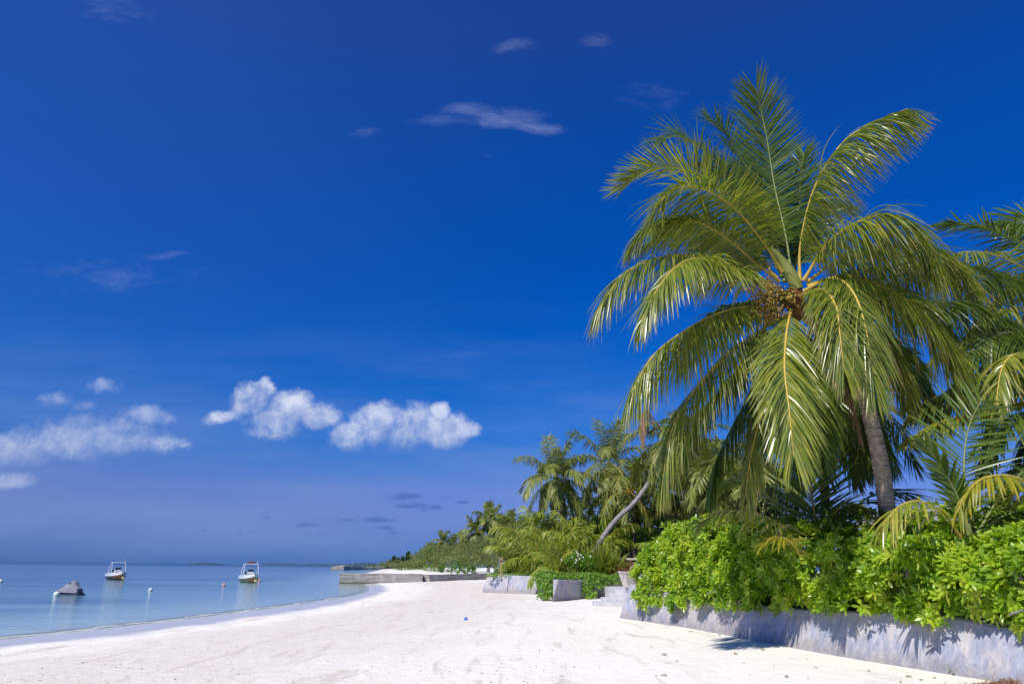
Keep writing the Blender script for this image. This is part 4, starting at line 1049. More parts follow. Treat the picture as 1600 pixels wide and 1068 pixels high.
custom_palm('young trunkless palm with orange midribs fanning up behind the middle of the hedge', (at(1276, 860, Yb)[0], Yb, .9), at(1276, 840, Yb), [
    ([(1282, 880, Yb), (1274, 810, Yb), (1266, 760, Yb + .1), (1263, 728, Yb + .15), (1262, 696, Yb + .2)], 1.55, dict(droop=.12, vee=.0, a0=58, a1=20, O=(-.1, 1), n=52, width=.026, mats=('palm_green', 'rachis_orange'), t0=.3, r0=.03, prof=([0, .3, .7, 1], [.6, 1, 1, .6]))),
    ([(1290, 870, Yb - .3), (1292, 830, Yb - .4), (1306, 800, Yb - .5), (1330, 786, Yb - .6), (1356, 796, Yb - .7)], .6, dict(droop=.8, n=34, mats=('palm', 'rachis_orange'))),
    ([(1262, 876, Yb - .2), (1228, 826, Yb - .3), (1180, 800, Yb - .4), (1130, 798, Yb - .5), (1090, 818, Yb - .5)], .75, dict(droop=1.1, n=44, mats=('palm', 'rachis'))),
    ([(1266, 876, Yb + .2), (1222, 800, Yb + .3), (1180, 760, Yb + .4), (1140, 752, Yb + .5)], .9, dict(droop=.7, n=40)),
    ([(1288, 876, Yb + .3), (1330, 800, Yb + .5), (1375, 768, Yb + .6), (1420, 772, Yb + .7)], .9, dict(droop=.8, n=40)),
    ([(1256, 880, Yb - .6), (1240, 850, Yb - .8), (1216, 838, Yb - .9), (1190, 850, Yb - 1.0)], .5, dict(droop=.9, n=26, mats=('palm_yellow', 'rachis'))),
], name='young_palm', tr=False, cat='young palm')
# dark palm in the shade behind the big trunk
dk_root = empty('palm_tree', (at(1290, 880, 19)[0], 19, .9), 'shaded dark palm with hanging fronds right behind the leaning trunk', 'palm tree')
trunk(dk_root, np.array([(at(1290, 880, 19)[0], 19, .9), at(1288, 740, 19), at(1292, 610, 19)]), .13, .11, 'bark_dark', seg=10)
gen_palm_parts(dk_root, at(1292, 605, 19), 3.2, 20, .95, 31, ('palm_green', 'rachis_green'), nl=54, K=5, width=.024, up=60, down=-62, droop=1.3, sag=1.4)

# ------------------------------------------------------------------ mid-distance palms
def mid_palm(label, base, crown, R, nf, L, seed, tr=.12, mid=None, trmat='bark_dark', **kw):
    root = empty('palm_tree', tuple(base), label, 'palm tree')
    pts = [base] + ([mid] if mid is None or isinstance(mid, np.ndarray) else list(mid)) + [crown] if mid is not None else [base, (np.array(base) + np.array(crown)) / 2 + (.15, 0, 0), crown]
    trunk(root, np.array(pts, float), tr, tr * .8, trmat, ring=.15, seg=10)
    gen_palm_parts(root, crown, R, nf, L, seed, **kw)
    return root


def gz(px, Y, z): return np.array([at(px, 880, Y)[0], Y, z])


mid_palm('full round coconut palm standing alone at the left end of the garden', gz(884, 58, .8), at(868, 748, 58), 4.0, 24, 1.12, 41, nl=60, K=5, width=.038, up=80, down=-50, droop=1.1)
mid_palm('palm with a thin dark straight trunk behind the white flower pot', gz(991, 56, .8), at(984, 768, 56), 4.1, 20, 1.2, 42, tr=.16, nl=56, K=5, width=.038, up=78, down=-40, mats=('palm_mid', 'rachis'))
lean = empty('palm_tree', tuple(gz(930, 43.5, .9)), 'palm with a bare grey trunk leaning far over to the right', 'palm tree')
trunk(lean, np.array([at(922, 876, 51), at(936, 848, 51), at(962, 812, 51), at(990, 786, 51), at(1012, 756, 51), at(1032, 724, 51), at(1046, 692, 51)]), .185, .135, 'bark_grey', ring=.12, seg=12, swell=1.15)
gen_palm_parts(lean, at(1046, 690, 51), 4.1, 20, 1.25, 43, ('palm_mid', 'rachis'), nl=58, K=5, width=.038, up=65, down=-55, dead=0, sag=1.3)
pts = [at(1040, 690, 30), at(1012, 650, 29.6), at(1004, 640, 29.5), at(1003, 700, 29.4)]
frond(lean, [at(1046, 690, 51), at(1022, 655, 50.5), at(1008, 640, 50), at(1004, 660, 50), at(1004, 690, 50)], 1.05, (-1, -.3), r0=.05, mats=('palm_dead', 'palm_dead'), droop=3.0, vee=0, n=60, K=5, width=.03, seed=5, t0=.4, name='dead_frond', label='reddish brown dead frond')
mid_palm('palm half hidden between the leaning trunk and the round palm, fronds upright', gz(960, 64, .8), at(952, 726, 64), 4.5, 22, 1.35, 44, nl=58, K=5, width=.038, up=84, down=-40)
mid_palm('bushy palm in the thicket just right of the leaning trunk', gz(1110, 40, .8), at(1108, 742, 40), 3.2, 20, .95, 45, nl=56, K=5, width=.038, up=70, down=-50)
mid_palm('palm in the thicket under the lowest fronds of the tallest palm', gz(1175, 27, .8), at(1178, 752, 27), 2.3, 20, .8, 46, nl=38, K=5, width=.038, up=75, down=-45)
mid_palm('palm rising highest from the thicket behind the tallest palm', gz(1090, 52, .8), at(1075, 690, 52), 3.6, 20, 1.0, 47, nl=36, K=4, width=.05, up=75, down=-45)

# low young palms along the garden edge
yp = empty('young_palm', tuple(gz(880, 52, .9)), 'low young palm with arching fronds under the round coconut palm', 'young palm', 'young palms along the garden wall')
gen_palm_parts(yp, gz(880, 52, 1.2), 4.2, 13, 1.0, 51, ('palm_young', 'rachis'), nl=50, K=5, width=.036, up=80, down=28, droop=1.3, sag=1.05)
spots = [(842, 56, 1.1, 1.0, 'low young palm at the far left end of the garden, beside the dry stick'),
         (918, 53, 1.15, 2.2, 'low young palm nearest to the foot of the leaning trunk'),
         (868, 49.5, .60, 3.6, 'smallest young palm, bowing over the vines on the low wall'),
         (818, 60, 1.0, 5.0, 'low young palm farthest off, against the feathery grey-green scrub'),
         (900, 60, 1.5, .4, 'larger young palm rising behind the garden edge, left of the leaning trunk'),
         (1065, 32, .62, 4.1, 'yellowish young palm peeping over the left end of the hedge')]
spots += [(860, 58, 1.35, 1.6, 'young palm with the highest tips, between the wall end and the round palm'), (945, 60, 1.2, 3.0, 'young palm directly behind the foot of the leaning trunk')]
for px_, Y_, s_, rz, lab in spots: dup(yp, tuple(gz(px_, Y_, .9)), rz, s_, lab, 'young palm', 'young palms along the garden wall')

# far palms over the scrub
fp = empty('palm_tree', tuple(gz(763, 150, .5)), 'tallest of the far palms on the skyline beyond the scrub', 'palm tree', 'far palms over the scrub')
z_ = at(763, 812, 150)[2]
trunk(fp, np.array([gz(763, 150, .5), gz(764.5, 150, z_ * .5), gz(763, 150, z_)]), .3, .22, 'bark_grey', ring=.5, seg=8)
gen_palm_parts(fp, gz(763, 150, z_), 4.0, 20, 1.3, 61, ('palm_mid', 'rachis_green'), nl=26, K=4, width=.12, up=80, down=-45, droop=1.0)
for px_, py_, Y_, s0, rz, lab in [(741, 832, 150, .95, 1., 'stout far palm just left of the tallest far palm'), (782, 822, 158, .85, 2., 'far palm close behind and right of the tallest far palm'),
                              (796, 826, 140, .95, 3., 'far palm beside the round coconut palm on the skyline'), (691, 846, 190, .8, 4., 'second far palm from the left on the skyline'),
                              (707, 850, 195, .85, 5., 'third far palm from the left on the skyline'), (671, 862, 215, .75, .5, 'smallest far palm, farthest left on the skyline'),
                              (724, 850, 170, .75, 2.5, 'short far palm fourth from the left, low on the skyline'), (812, 838, 130, .8, 1.7, 'far palm half behind the left fronds of the round palm')]:
    hz = at(px_, py_, Y_)[2]; s_ = s0
    o = dup(fp, (at(px_, 880, Y_)[0], Y_, hz - (z_ - .5) * s_), rz, s_, lab, 'palm tree', 'far palms over the scrub')

# ------------------------------------------------------------------ leafy masses
def tufts(mb, P, D, n_leaf, L, w, mat=0, K=3, spread=.9, curl=.3, seed=0, bias=0.0, obov=False):
    """tufts of leaves at points P along directions D"""
    r = np.random.default_rng(seed); N_ = len(P)
    ax = nrm(D); a = nrm(np.cross(ax, nrm(r.normal(size=(N_, 3))))); b = np.cross(ax, a)
    k = np.arange(n_leaf)
    ph = (k[None] * 2.39996 + r.random((N_, 1)) * 6.28)
    tilt = (0.25 + spread * ((k + .5) / n_leaf))[None] + r.normal(size=(N_, n_leaf)) * .12
    side = np.cos(ph)[..., None] * a[:, None] + np.sin(ph)[..., None] * b[:, None]
    d = nrm(ax[:, None] * np.cos(tilt)[..., None] + side * np.sin(tilt)[..., None]).reshape(-1, 3)
    sd = side.reshape(-1, 3); axr = np.repeat(ax, n_leaf, 0)
    B = np.repeat(P, n_leaf, 0) + axr * (r.random(len(d)) * L * .35)[:, None] * -1
    ll = L * (0.75 + .5 * r.random(len(d)))
    s = np.linspace(0, 1, K)
    Pt = np.stack([B + d * (ll * q)[:, None] + (sd * .5 - axr * .5 + np.array([0, 0, -.35])) * (curl * ll * q * q)[:, None] for q in s], 1)
    Wd0 = nrm(np.cross(d, axr) + r.normal(size=d.shape) * .15)
    wpf = np.interp(s, [0, .3, .7, .92, 1], [.14, .55, 1.0, .8, .2] if obov else [.3, .8, 1, .5, .05]) * w
    Wd = Wd0[:, None] * wpf[None, :, None] * (0.85 + .3 * r.random((len(d), 1, 1)))
    rd = np.clip(np.repeat(r.random(N_) * .5, n_leaf) + r.random(len(d)) * .5 + bias, 0, 1)
    ribbons(mb, Pt, Wd, mat, rd)


def blob_pts(blobs, density, seed, lo=-.35, jitter=.06, face=None):
    """points and outward directions on a union of ellipsoids [(c, r)]"""
    r = np.random.default_rng(seed); PP = []; DD = []
    for j, (c, rad) in enumerate(blobs):
        rad = np.array(rad, float); area = 4 * math.pi * (rad.prod() ** (2 / 3)); n = int(area * density)
        d = nrm(r.normal(size=(n, 3))); d = d[d[:, 2] > lo]
        lump = 1 + .10 * np.sin(d[:, 0] * 5 + j * 2.1) * np.sin(d[:, 1] * 4 + j) + .08 * np.sin(d[:, 2] * 9 + j)
        p = np.array(c) + d * rad * (lump + r.normal(size=len(d)) * jitter)[:, None]
        ok = np.ones(len(p), bool)
        for i, (c2, r2) in enumerate(blobs):
            if i != j: ok &= ((((p - np.array(c2)) / np.array(r2)) ** 2).sum(1) > .72)
        nn = nrm(d / rad * rad.mean())
        PP.append(p[ok]); DD.append(nn[ok])
    return np.concatenate(PP), np.concatenate(DD)


# the long bright hedge on the wall
TH = np.vstack([T1, T2[1:]])
tops_px = [(985, 915), (1040, 926), (1135, 941), (1255, 952), (1352, 956), (1440, 955), (1500, 966), (1580, 983), (1660, 1000), (1800, 1028)]
wallpx = np.array([t_[0] for t_ in tops_px]); wallY = np.array([T1[0][1], T1[1][1], T1[2][1], T1[3][1], T1[4][1], T2[0][1], T2[1][1], T2[2][1], T2[3][1], T2[4][1]])
toppx = [(985, 905), (1010, 880), (1040, 850), (1060, 836), (1090, 826), (1150, 820), (1230, 824), (1300, 830), (1380, 840), (1450, 840), (1520, 850), (1600, 848), (1700, 836), (1800, 800)]
botpx = [(985, 935), (1000, 950), (1040, 962), (1060, 968), (1090, 958), (1180, 962), (1300, 968), (1400, 966), (1440, 974), (1500, 988), (1560, 980), (1620, 990), (1700, 1000), (1800, 1010)]
ipx = lambda L_, x_: float(np.interp(x_, [q[0] for q in L_], [q[1] for q in L_]))
blobs = []; rr = np.random.default_rng(5)
x_ = 1036
while x_ < 1760:
    Yw = float(np.interp(x_, wallpx, wallY))
    yt, yb = ipx(toppx, x_), ipx(botpx, x_)
    zt_ = at(x_, yt, Yw + .5)[2]; zb_ = at(x_, yb, Yw - .2)[2]
    H = zt_ - zb_; c0 = at(x_, 880, Yw)[0]
    wx_ = .55 + .2 * rr.random()
    for lev, (f, dyy, rz_) in enumerate([(.24, .10, .30), (.52, .15, .34), (.80, .50, .26)]):
        blobs.append(((c0 + rr.normal() * .12, Yw + dyy + rr.normal() * .10 + (.3 if x_ < 1040 else 0), zb_ + H * f + rr.normal() * .04), (wx_ + .1 * rr.random(), .55 + .15 * rr.random(), H * rz_ * (.95 + .15 * rr.random()))))
    blobs.append(((c0 + .2, Yw + 1.3 + rr.normal() * .15, zb_ + H * .76 + rr.normal() * .06), (.75, .75, H * .3)))
    x_ += wx_ * 1.35 * FOC / Yw * (1 if x_ < 1300 else .95)
Pp, Dd = blob_pts(blobs, 68, 3, lo=-.5, jitter=.09)
# open clumping: shoots cluster together and leave darker hollows
cl = np.sin(Pp[:, 0] * 4.1 + Pp[:, 2] * 3.3) * np.sin(Pp[:, 2] * 5.2 - Pp[:, 0] * 2.2 + Pp[:, 1] * 3.0) + .5 * np.sin(Pp[:, 0] * 9.7 + 1.2) * np.sin(Pp[:, 2] * 8.9)
Pp = Pp + Dd * (cl * .055)[:, None]
keep = rr.random(len(Pp)) < (.80 + .3 * cl); Pp = Pp[keep]; Dd = Dd[keep]
Dd = nrm(Dd + np.array([-.12, -.15, .45]) + rr.normal(size=Dd.shape) * .28)
hedge = empty('hedge', tuple(T1[3] - (0, 0, .2)), 'long bright green glossy-leaved hedge spilling over the concrete retaining wall', 'hedge')
mb = MB(); tufts(mb, Pp, Dd, 10, .175, .032, K=4, spread=1.0, curl=.28, seed=6, obov=True)
mb.build('foliage', M['hedge'], hedge)
mb = MB()
for k in range(90):
    j = rr.integers(len(Pp)); e = Pp[j] + (0, .12, 0); b_ = e + np.array([rr.normal() * .15, .55 + .2 * rr.random(), -.15 - .2 * rr.random()])
    tube(mb, smooth_path([b_, (b_ + e) / 2 + rr.normal(size=3) * .06, e], 6), [.016, .015, .013, .011, .009, .006], 5, cap=False)
tag(mb.build('stems', M['bark_grey'], hedge), kind='stuff')
# a dry reddish leaf cluster caught under the hedge
mb = MB(); c_ = at(1441, 962, T2[0][1] - .12)
tufts(mb, np.array([c_, c_ + (.02, 0, -.03)]), np.array([[.1, -.2, -1.0], [-.1, -.2, -1]]), 7, .17, .018, K=4, spread=.35, curl=.2, seed=8)
o = mb.build('dry_leaves', M['palm_dead'], hedge); o['label'] = 'reddish dry leaf cluster'

# dense trees behind
def leaf_tree(label, base, crown_c, rad, seed, dens, L, w, mat='tree_leaf', nl=6, name='tree', cat='tree', trn=.15, subs=9):
    root = empty(name, tuple(base), label, cat)
    r = np.random.default_rng(seed); bl = []
    for k in range(subs):
        d = nrm(r.normal(size=3)) * np.array(rad) * .62
        bl.append((np.array(crown_c) + d, np.array(rad) * (.42 + .18 * r.random())))
    bl.append((np.array(crown_c), np.array(rad) * .6))
    P, D = blob_pts(bl, dens, seed, lo=-.8, jitter=.16)
    D = nrm(D + r.normal(size=D.shape) * .45 + (0, 0, .2))
    mb = MB(); tufts(mb, P, D, nl, L, w, K=3, seed=seed); mb.build('crown', M[mat], root)
    mb = MB(); tube(mb, smooth_path([base, (np.array(base) + crown_c) / 2 + r.normal(size=3) * .2, crown_c], 10), np.linspace(trn, trn * .5, 10), 8)
    for c2, _ in bl[:5]: tube(mb, smooth_path([np.array(crown_c) - (0, 0, rad[2] * .4), (np.array(crown_c) + c2) / 2, c2], 7), np.linspace(trn * .4, trn * .12, 7), 6)
    mb.build('trunk', M['bark_dark'], root)
    return root


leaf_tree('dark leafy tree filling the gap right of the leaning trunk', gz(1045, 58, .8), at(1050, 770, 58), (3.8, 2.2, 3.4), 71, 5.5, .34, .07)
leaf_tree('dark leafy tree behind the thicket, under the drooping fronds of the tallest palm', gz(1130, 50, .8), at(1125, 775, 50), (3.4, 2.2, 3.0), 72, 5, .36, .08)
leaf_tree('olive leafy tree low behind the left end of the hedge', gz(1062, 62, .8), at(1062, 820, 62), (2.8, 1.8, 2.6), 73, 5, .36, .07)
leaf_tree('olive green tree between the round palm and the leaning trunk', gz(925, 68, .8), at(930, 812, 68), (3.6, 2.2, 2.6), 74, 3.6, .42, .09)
leaf_tree('yellow-green shrub standing behind the leaning trunk', gz(975, 58, .8), at(985, 838, 58), (3.2, 2.0, 2.2), 75, 6, .3, .06, mat='scrub_green', name='shrub', cat='shrub', trn=.06)
leaf_tree('low olive shrub filling the ground left of the flower pot', gz(870, 64, .8), at(880, 850, 64), (3.2, 2.0, 1.7), 76, 4.5, .34, .07, name='shrub', cat='shrub', trn=.06)
leaf_tree('dark shrub behind the middle of the hedge', gz(1210, 22, .8), at(1200, 806, 22), (1.5, 1.0, .7), 77, 14, .20, .04, name='shrub', cat='shrub', trn=.05)
leaf_tree('glossy round-leaved shrub behind the hedge at the foot of the big trunk', gz(1350, 16, .8), at(1350, 822, 16.2), (1.1, .8, .42), 78, 26, .15, .045, mat='palm_green', name='shrub', cat='shrub', trn=.03)
leaf_tree('glossy round-leaved shrub behind the hedge near the right edge', gz(1450, 15, .8), at(1500, 815, 14.6), (1.3, .8, .40), 79, 26, .15, .045, mat='hedge', name='shrub', cat='shrub', trn=.03)

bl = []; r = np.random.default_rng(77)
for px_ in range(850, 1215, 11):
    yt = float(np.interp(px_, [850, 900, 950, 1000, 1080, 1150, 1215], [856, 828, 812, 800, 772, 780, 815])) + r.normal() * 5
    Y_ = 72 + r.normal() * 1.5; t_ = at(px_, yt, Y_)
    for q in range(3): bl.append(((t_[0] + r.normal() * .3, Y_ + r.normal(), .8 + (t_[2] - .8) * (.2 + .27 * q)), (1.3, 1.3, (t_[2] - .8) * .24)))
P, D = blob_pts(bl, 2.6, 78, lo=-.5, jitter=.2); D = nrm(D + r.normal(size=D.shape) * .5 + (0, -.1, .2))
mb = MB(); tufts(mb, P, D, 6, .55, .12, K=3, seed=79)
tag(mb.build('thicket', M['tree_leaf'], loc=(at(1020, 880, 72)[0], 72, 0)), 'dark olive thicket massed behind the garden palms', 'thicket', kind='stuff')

# far grey-green scrub along the beach: reads as one mass
bl = []; r = np.random.default_rng(12)
for (px_, yt, Y_, yb) in [(836, 846, 88, 892), (812, 842, 98, 893), (790, 838, 108, 893), (768, 842, 118, 893), (748, 846, 130, 893), (728, 850, 145, 892), (706, 855, 165, 892), (686, 860, 185, 891), (668, 866, 205, 891),
                          (652, 871, 230, 890), (640, 876, 260, 890), (830, 836, 110, 880), (800, 834, 125, 880), (776, 838, 138, 880), (752, 842, 150, 880), (730, 848, 165, 880), (712, 852, 180, 880), (692, 856, 205, 880),
                          (672, 862, 225, 880), (626, 880, 300, 889), (612, 884, 340, 888)]:
    t_ = at(px_, yt, Y_); b_ = at(px_, yb, Y_); H = t_[2] - b_[2]; x0_ = t_[0]
    for q in range(3):
        bl.append(((x0_ + r.normal() * Y_ * .012, Y_ + r.normal() * 2, b_[2] + H * (.30 + .16 * q)), (Y_ * .020 * (1.1 - .12 * q) + .6, 3.0, H * (.50 - .05 * q))))
P, D = blob_pts(bl, 1.15, 15, lo=-.3, jitter=.11)
D = nrm(D * .5 + r.normal(size=D.shape) * .35 + (0, 0, .9))
mb = MB(); tufts(mb, P, D, 9, 1.05, .075, K=3, spread=.6, curl=.3, seed=16)
tag(mb.build('coastal_scrub', M['scrub'], loc=(at(740, 880, 140)[0], 140, 0)), 'feathery grey-green scrub massed along the far end of the beach', 'scrub', kind='stuff')
for (px_, py_, Y_, rx_, rz_, lab) in [(684, 889, 172, 3.2, 1.0, 'longest bright green low bush at the foot of the scrub'), (722, 886, 128, 2.4, 1.5, 'bright green bush in the middle of the scrub foot, on the sand'),
                                (640, 888, 240, 5.5, .9, 'bright green ground bush at the left tip of the scrub'), (684, 862, 200, 3.6, 2.2, 'bright green bush poking out of the scrub skyline'),
                                (815, 888, 70, 2.4, .8, 'bright green low bush beside the dry stick')]:
    c_ = at(px_, py_, Y_); leaf_tree(lab, (c_[0], Y_, c_[2] - rz_), c_, (rx_, 1.8, rz_), int(px_), 2.6 if Y_ > 100 else 6, .5 if Y_ > 100 else .3, .1, mat='scrub_green', name='bush', cat='bush', trn=.05, subs=6)
# conifers at the far tip
for k, (px_, py_, Y_) in enumerate([(615, 869, 330), (622, 872, 320), (629, 870, 325), (637, 862, 315), (644, 869, 310), (651, 868, 300), (657, 869, 290), (608, 876, 340)]):
    tpz = at(px_, py_, Y_); b_ = gz(px_, Y_, .2); H = tpz[2] - .2
    ordn = {608: 'first', 615: 'second', 622: 'third', 629: 'fourth', 637: 'fifth and tallest', 644: 'sixth', 651: 'seventh', 657: 'eighth'}[px_]
    root = empty('conifer', tuple(b_), ordn + ' from the left among the dark conifers at the far beach tip', 'conifer', 'conifers at the far tip')
    r = np.random.default_rng(200 + k); n = 260; q = r.random(n) ** .7; az = r.random(n) * 6.28
    rad = (1 - q) * H * .28 + .15
    P = np.stack([b_[0] + rad * np.cos(az) * .8, b_[1] + rad * np.sin(az) * .8, b_[2] + .1 * H + q * .88 * H], -1)
    D = np.stack([np.cos(az), np.sin(az), np.full(n, .7)], -1)
    mb = MB(); tufts(mb, P, D, 5, 1.1, .12, K=3, seed=k); mb.build('crown', M['conifer'], root)
    mb = MB(); tube(mb, [b_, b_ + (0, 0, H * .5), b_ + (0, 0, H)], [.25, .15, .03], 6); mb.build('trunk', M['bark_dark'], root)

# dry stick standing by the scrub
p_ = gz(783, 52, .9); q_ = at(783, 872, 52)
mb = MB(); tube(mb, smooth_path([p_, at(782, 885, 52), at(781, 874, 52), at(783, 871, 52), at(786, 876, 52)], 14), .035, 6); tube(mb, smooth_path([at(782, 882, 52), at(785, 878, 52), at(787, 880, 52)], 8), .03, 6)
tag(mb.build('dry_stick', M['dry_stick'], loc=tuple(p_)), 'pale dry hooked stick standing at the left end of the garden', 'stick')

# trailing vines over the far wall
vr = np.random.default_rng(21)


def vine(label, cells, dens, seed, L=.10):
    """lumpy mat of small leaves: cells (px, py, Y, rx, ry, rz) in metres"""
    r = np.random.default_rng(seed)
    bl = [(at(a_, b_, y_), (rx_, ry_, rz_)) for a_, b_, y_, rx_, ry_, rz_ in cells]
    P, D = blob_pts(bl, dens, seed, lo=-.6, jitter=.16)
    D = nrm(D + r.normal(size=D.shape) * .45 + (0, 0, .35))
    root = empty('trailing_vine', tuple(P[P[:, 2].argmin()]), label, 'vine')
    mb = MB(); tufts(mb, P, D, 5, L, L * .38, K=3, spread=1.2, curl=.15, seed=seed, bias=.1, obov=True); mb.build('foliage', M['vine'], root)
    return root


YT3 = T3[:, 1].mean(); YB = TB[0][1]; YC = TB[-1][1]
vine('pale green vine curtain hanging over the low wall left of the concrete wedge',
     [(850, 902, YB + 1.6, .45, .6, .40), (858, 900, YB + 1.4, .40, .6, .3), (849, 913, YB + 1.2, .33, .4, .40), (858, 915, YB + 1.0, .33, .4, .42), (849, 925, YB + .9, .27, .3, .35),
      (858, 928, YB + .8, .27, .3, .34), (853, 934, YB + .7, .22, .25, .2), (866, 901, YB + 1.3, .4, .6, .22), (845, 930, YB + 1.0, .18, .25, .25)], 95, 31, .10)
vine('pale green vine spilling over the wall between the wedge and the steps',
     [(880, 900, YC + 1.6, .5, .8, .20), (895, 901, YC + 1.5, .5, .8, .20), (908, 902, YC + 1.2, .4, .7, .26), (916, 903, YC + .3, .40, .7, .30), (919, 914, YC - .35, .30, .3, .36), (918, 925, YC - .5, .26, .25, .32), (900, 903, YC + .5, .45, .6, .20), (884, 902, YC - .6, .45, .5, .18),
      (927, 927, YC - .5, .20, .2, .24), (930, 903, YC + .6, .42, .5, .32), (941, 904, YC + .9, .42, .5, .30), (952, 908, YC + 1.4, .34, .5, .26), (932, 914, YC - .1, .30, .25, .30), (921, 934, YC - .7, .18, .16, .14), (944, 913, YC + .6, .22, .3, .22), (962, 905, YC + 3.6, .5, .5, .34), (973, 906, YC + 4.2, .5, .5, .34), (984, 908, YC + 4.8, .5, .5, .34)], 95, 32, .10)
vine('thin vine edging the top of the farthest low wall', [(px_, 898.5, YT3 + .75, .42, .4, .13) for px_ in range(768, 846, 9)], 60, 33, .10)

# sword-leaved plants, red-leaved plant and white flowering shrub
def sword(label, base, n, L, w, seed, mat='sword', name='sword_plant', cat='plant', group='sword-leaved plants'):
    root = empty(name, tuple(base), label, cat, group)
    r = np.random.default_rng(seed); P = np.array(base) + r.normal(size=(n, 3)) * np.array([.25, .2, .05])
    az = r.random(n) * 6.28; el = np.radians(r.uniform(38, 88, n))
    D = np.stack([np.cos(az) * np.cos(el), np.sin(az) * np.cos(el), np.sin(el)], -1)
    K = 6; ll = L * (.6 + .5 * r.random(n)); pos = [P]; d = D
    for k in range(K - 1):
        d = nrm(d + np.array([0, 0, -1]) * .05 * k); pos.append(pos[-1] + d * (ll / (K - 1))[:, None])
    Pp_ = np.stack(pos, 1); Wd = nrm(np.cross(D, r.normal(size=D.shape)))[:, None] * (np.array([.5, .9, 1, .85, .5, .05]) * w)[None, :, None]
    mb = MB(); ribbons(mb, Pp_, Wd, 0, r.random(n)); mb.build('leaves', M[mat], root)
    mb = MB(); tube(mb, [np.array(base) - (0, 0, .25), np.array(base), np.array(base) + (0, 0, .25)], .07, 8); mb.build('stem', M['bark_dark'], root)
    return root


sword('largest yellow-green sword-leaved plant at the foot of the leaning trunk', gz(940, 49, 1.0), 170, 2.6, .062, 81)
sword('yellow-green sword-leaved plant close to the white pot', gz(957, 49, 1.0), 120, 2.1, .06, 82)
sword('yellow-green sword-leaved plant behind the white flowering shrub', gz(922, 50, 1.0), 120, 2.3, .06, 83)
sword('small red-leaved plant beside the white pot', gz(970, 48.5, 1.0), 40, 1.2, .05, 84, 'croton', 'red_plant', 'plant', 'red-leaved plants')
sh = leaf_tree('leafy shrub with white flowers in front of the sword-leaved plants', gz(903, 47, .9), at(905, 878, 47), (.95, .6, .5), 85, 24, .19, .05, mat='scrub_green', name='flowering_shrub', cat='shrub', trn=.03)
r = np.random.default_rng(3); bb = at(903, 870, 46.3)
for k in range(12):
    c_ = bb + r.normal(size=3) * np.array([.38, .1, .16]); a_ = r.random() * 6
    th = a_ + np.arange(5) * 1.2566; d = np.stack([np.cos(th), np.full(5, -.35), np.sin(th)], -1) * .06
    Pq = np.stack([np.repeat(c_[None], 5, 0), c_ + d * .6, c_ + d], 1); Wq = nrm(np.cross(d, [0, 1, 0]))[:, None] * np.array([.006, .022, .012])[None, :, None]
    mb = MB(); ribbons(mb, Pq, Wq); mb.build('flower', M['petal'], sh)


# tapering white pot with a small plant
pc = gz(986, 28.8, .95); top_ = at(986, 893, 28.8)[2]; bot_ = at(986, 917, 28.8)[2]
pot = empty('planter', (pc[0], pc[1], bot_), 'white square tapering planter standing by the steps at the end of the hedge', 'planter')
mb = MB(); w1, w0 = .40, .27
rows = [(w0, bot_), (w1, top_ - .03), (w1 + .02, top_ - .03), (w1 + .02, top_ + .02), (w1 - .04, top_ + .02), (w1 - .05, top_ - .12)]
ca, sa = math.cos(.2), math.sin(.2)
V = np.array([[pc[0] + (sx * w * ca - sy * w * sa), pc[1] + (sx * w * sa + sy * w * ca), z_] for w, z_ in rows for sx, sy in ((-1, -1), (1, -1), (1, 1), (-1, 1))])
mb.add(V, [[l * 4 + j, l * 4 + (j + 1) % 4, l * 4 + 4 + (j + 1) % 4, l * 4 + 4 + j] for l in range(5) for j in range(4)]); mb.add(V[:4], [[3, 2, 1, 0]])
mb.build('pot', M['pot'], pot)
mb = MB(); mb.add(V[20:] , [[0, 1, 2, 3]]); mb.build('soil', M['soil'], pot)
mb = MB(); tufts(mb, pc * (1, 1, 0) + (0, 0, top_ - .05) + rng.normal(size=(14, 3)) * np.array([.15, .15, .01]), np.tile([0, 0, 1.0], (14, 1)), 6, .32, .02, K=4, spread=.7, seed=9); mb.build('pot_plant', M['croton'], pot)
pb = MB(); box(pb, (pc[0] + .22, pc[1] + .35, bot_ / 2 - .05), (.62, .9, bot_ + .1), 0, rot=.2, bev=.02)
tag(pb.build('concrete_block', M['step'], loc=(pc[0], pc[1], 0)), 'low pale concrete block under the white planter', 'block')

# low red garden wall with pale coping behind the pot
gw = empty('garden_wall', tuple(gz(985, 56, .9)), 'low dark red garden wall with pale stone coping behind the white planter', 'wall')
a_ = at(966, 875, 56); b_ = at(1030, 875, 56); zc = a_[2]
mb = MB(); box(mb, ((a_[0] + b_[0]) / 2, 56, (zc + .6) / 2 - .1), (b_[0] - a_[0], .3, zc - .6 + .5), 0, bev=.01); mb.build('wall_body', M['red_wall'], gw)
mb = MB(); box(mb, ((a_[0] + b_[0]) / 2, 56, zc + .09), (b_[0] - a_[0] + .1, .5, .16), 0, bev=.03); mb.build('coping', M['pot'], gw)

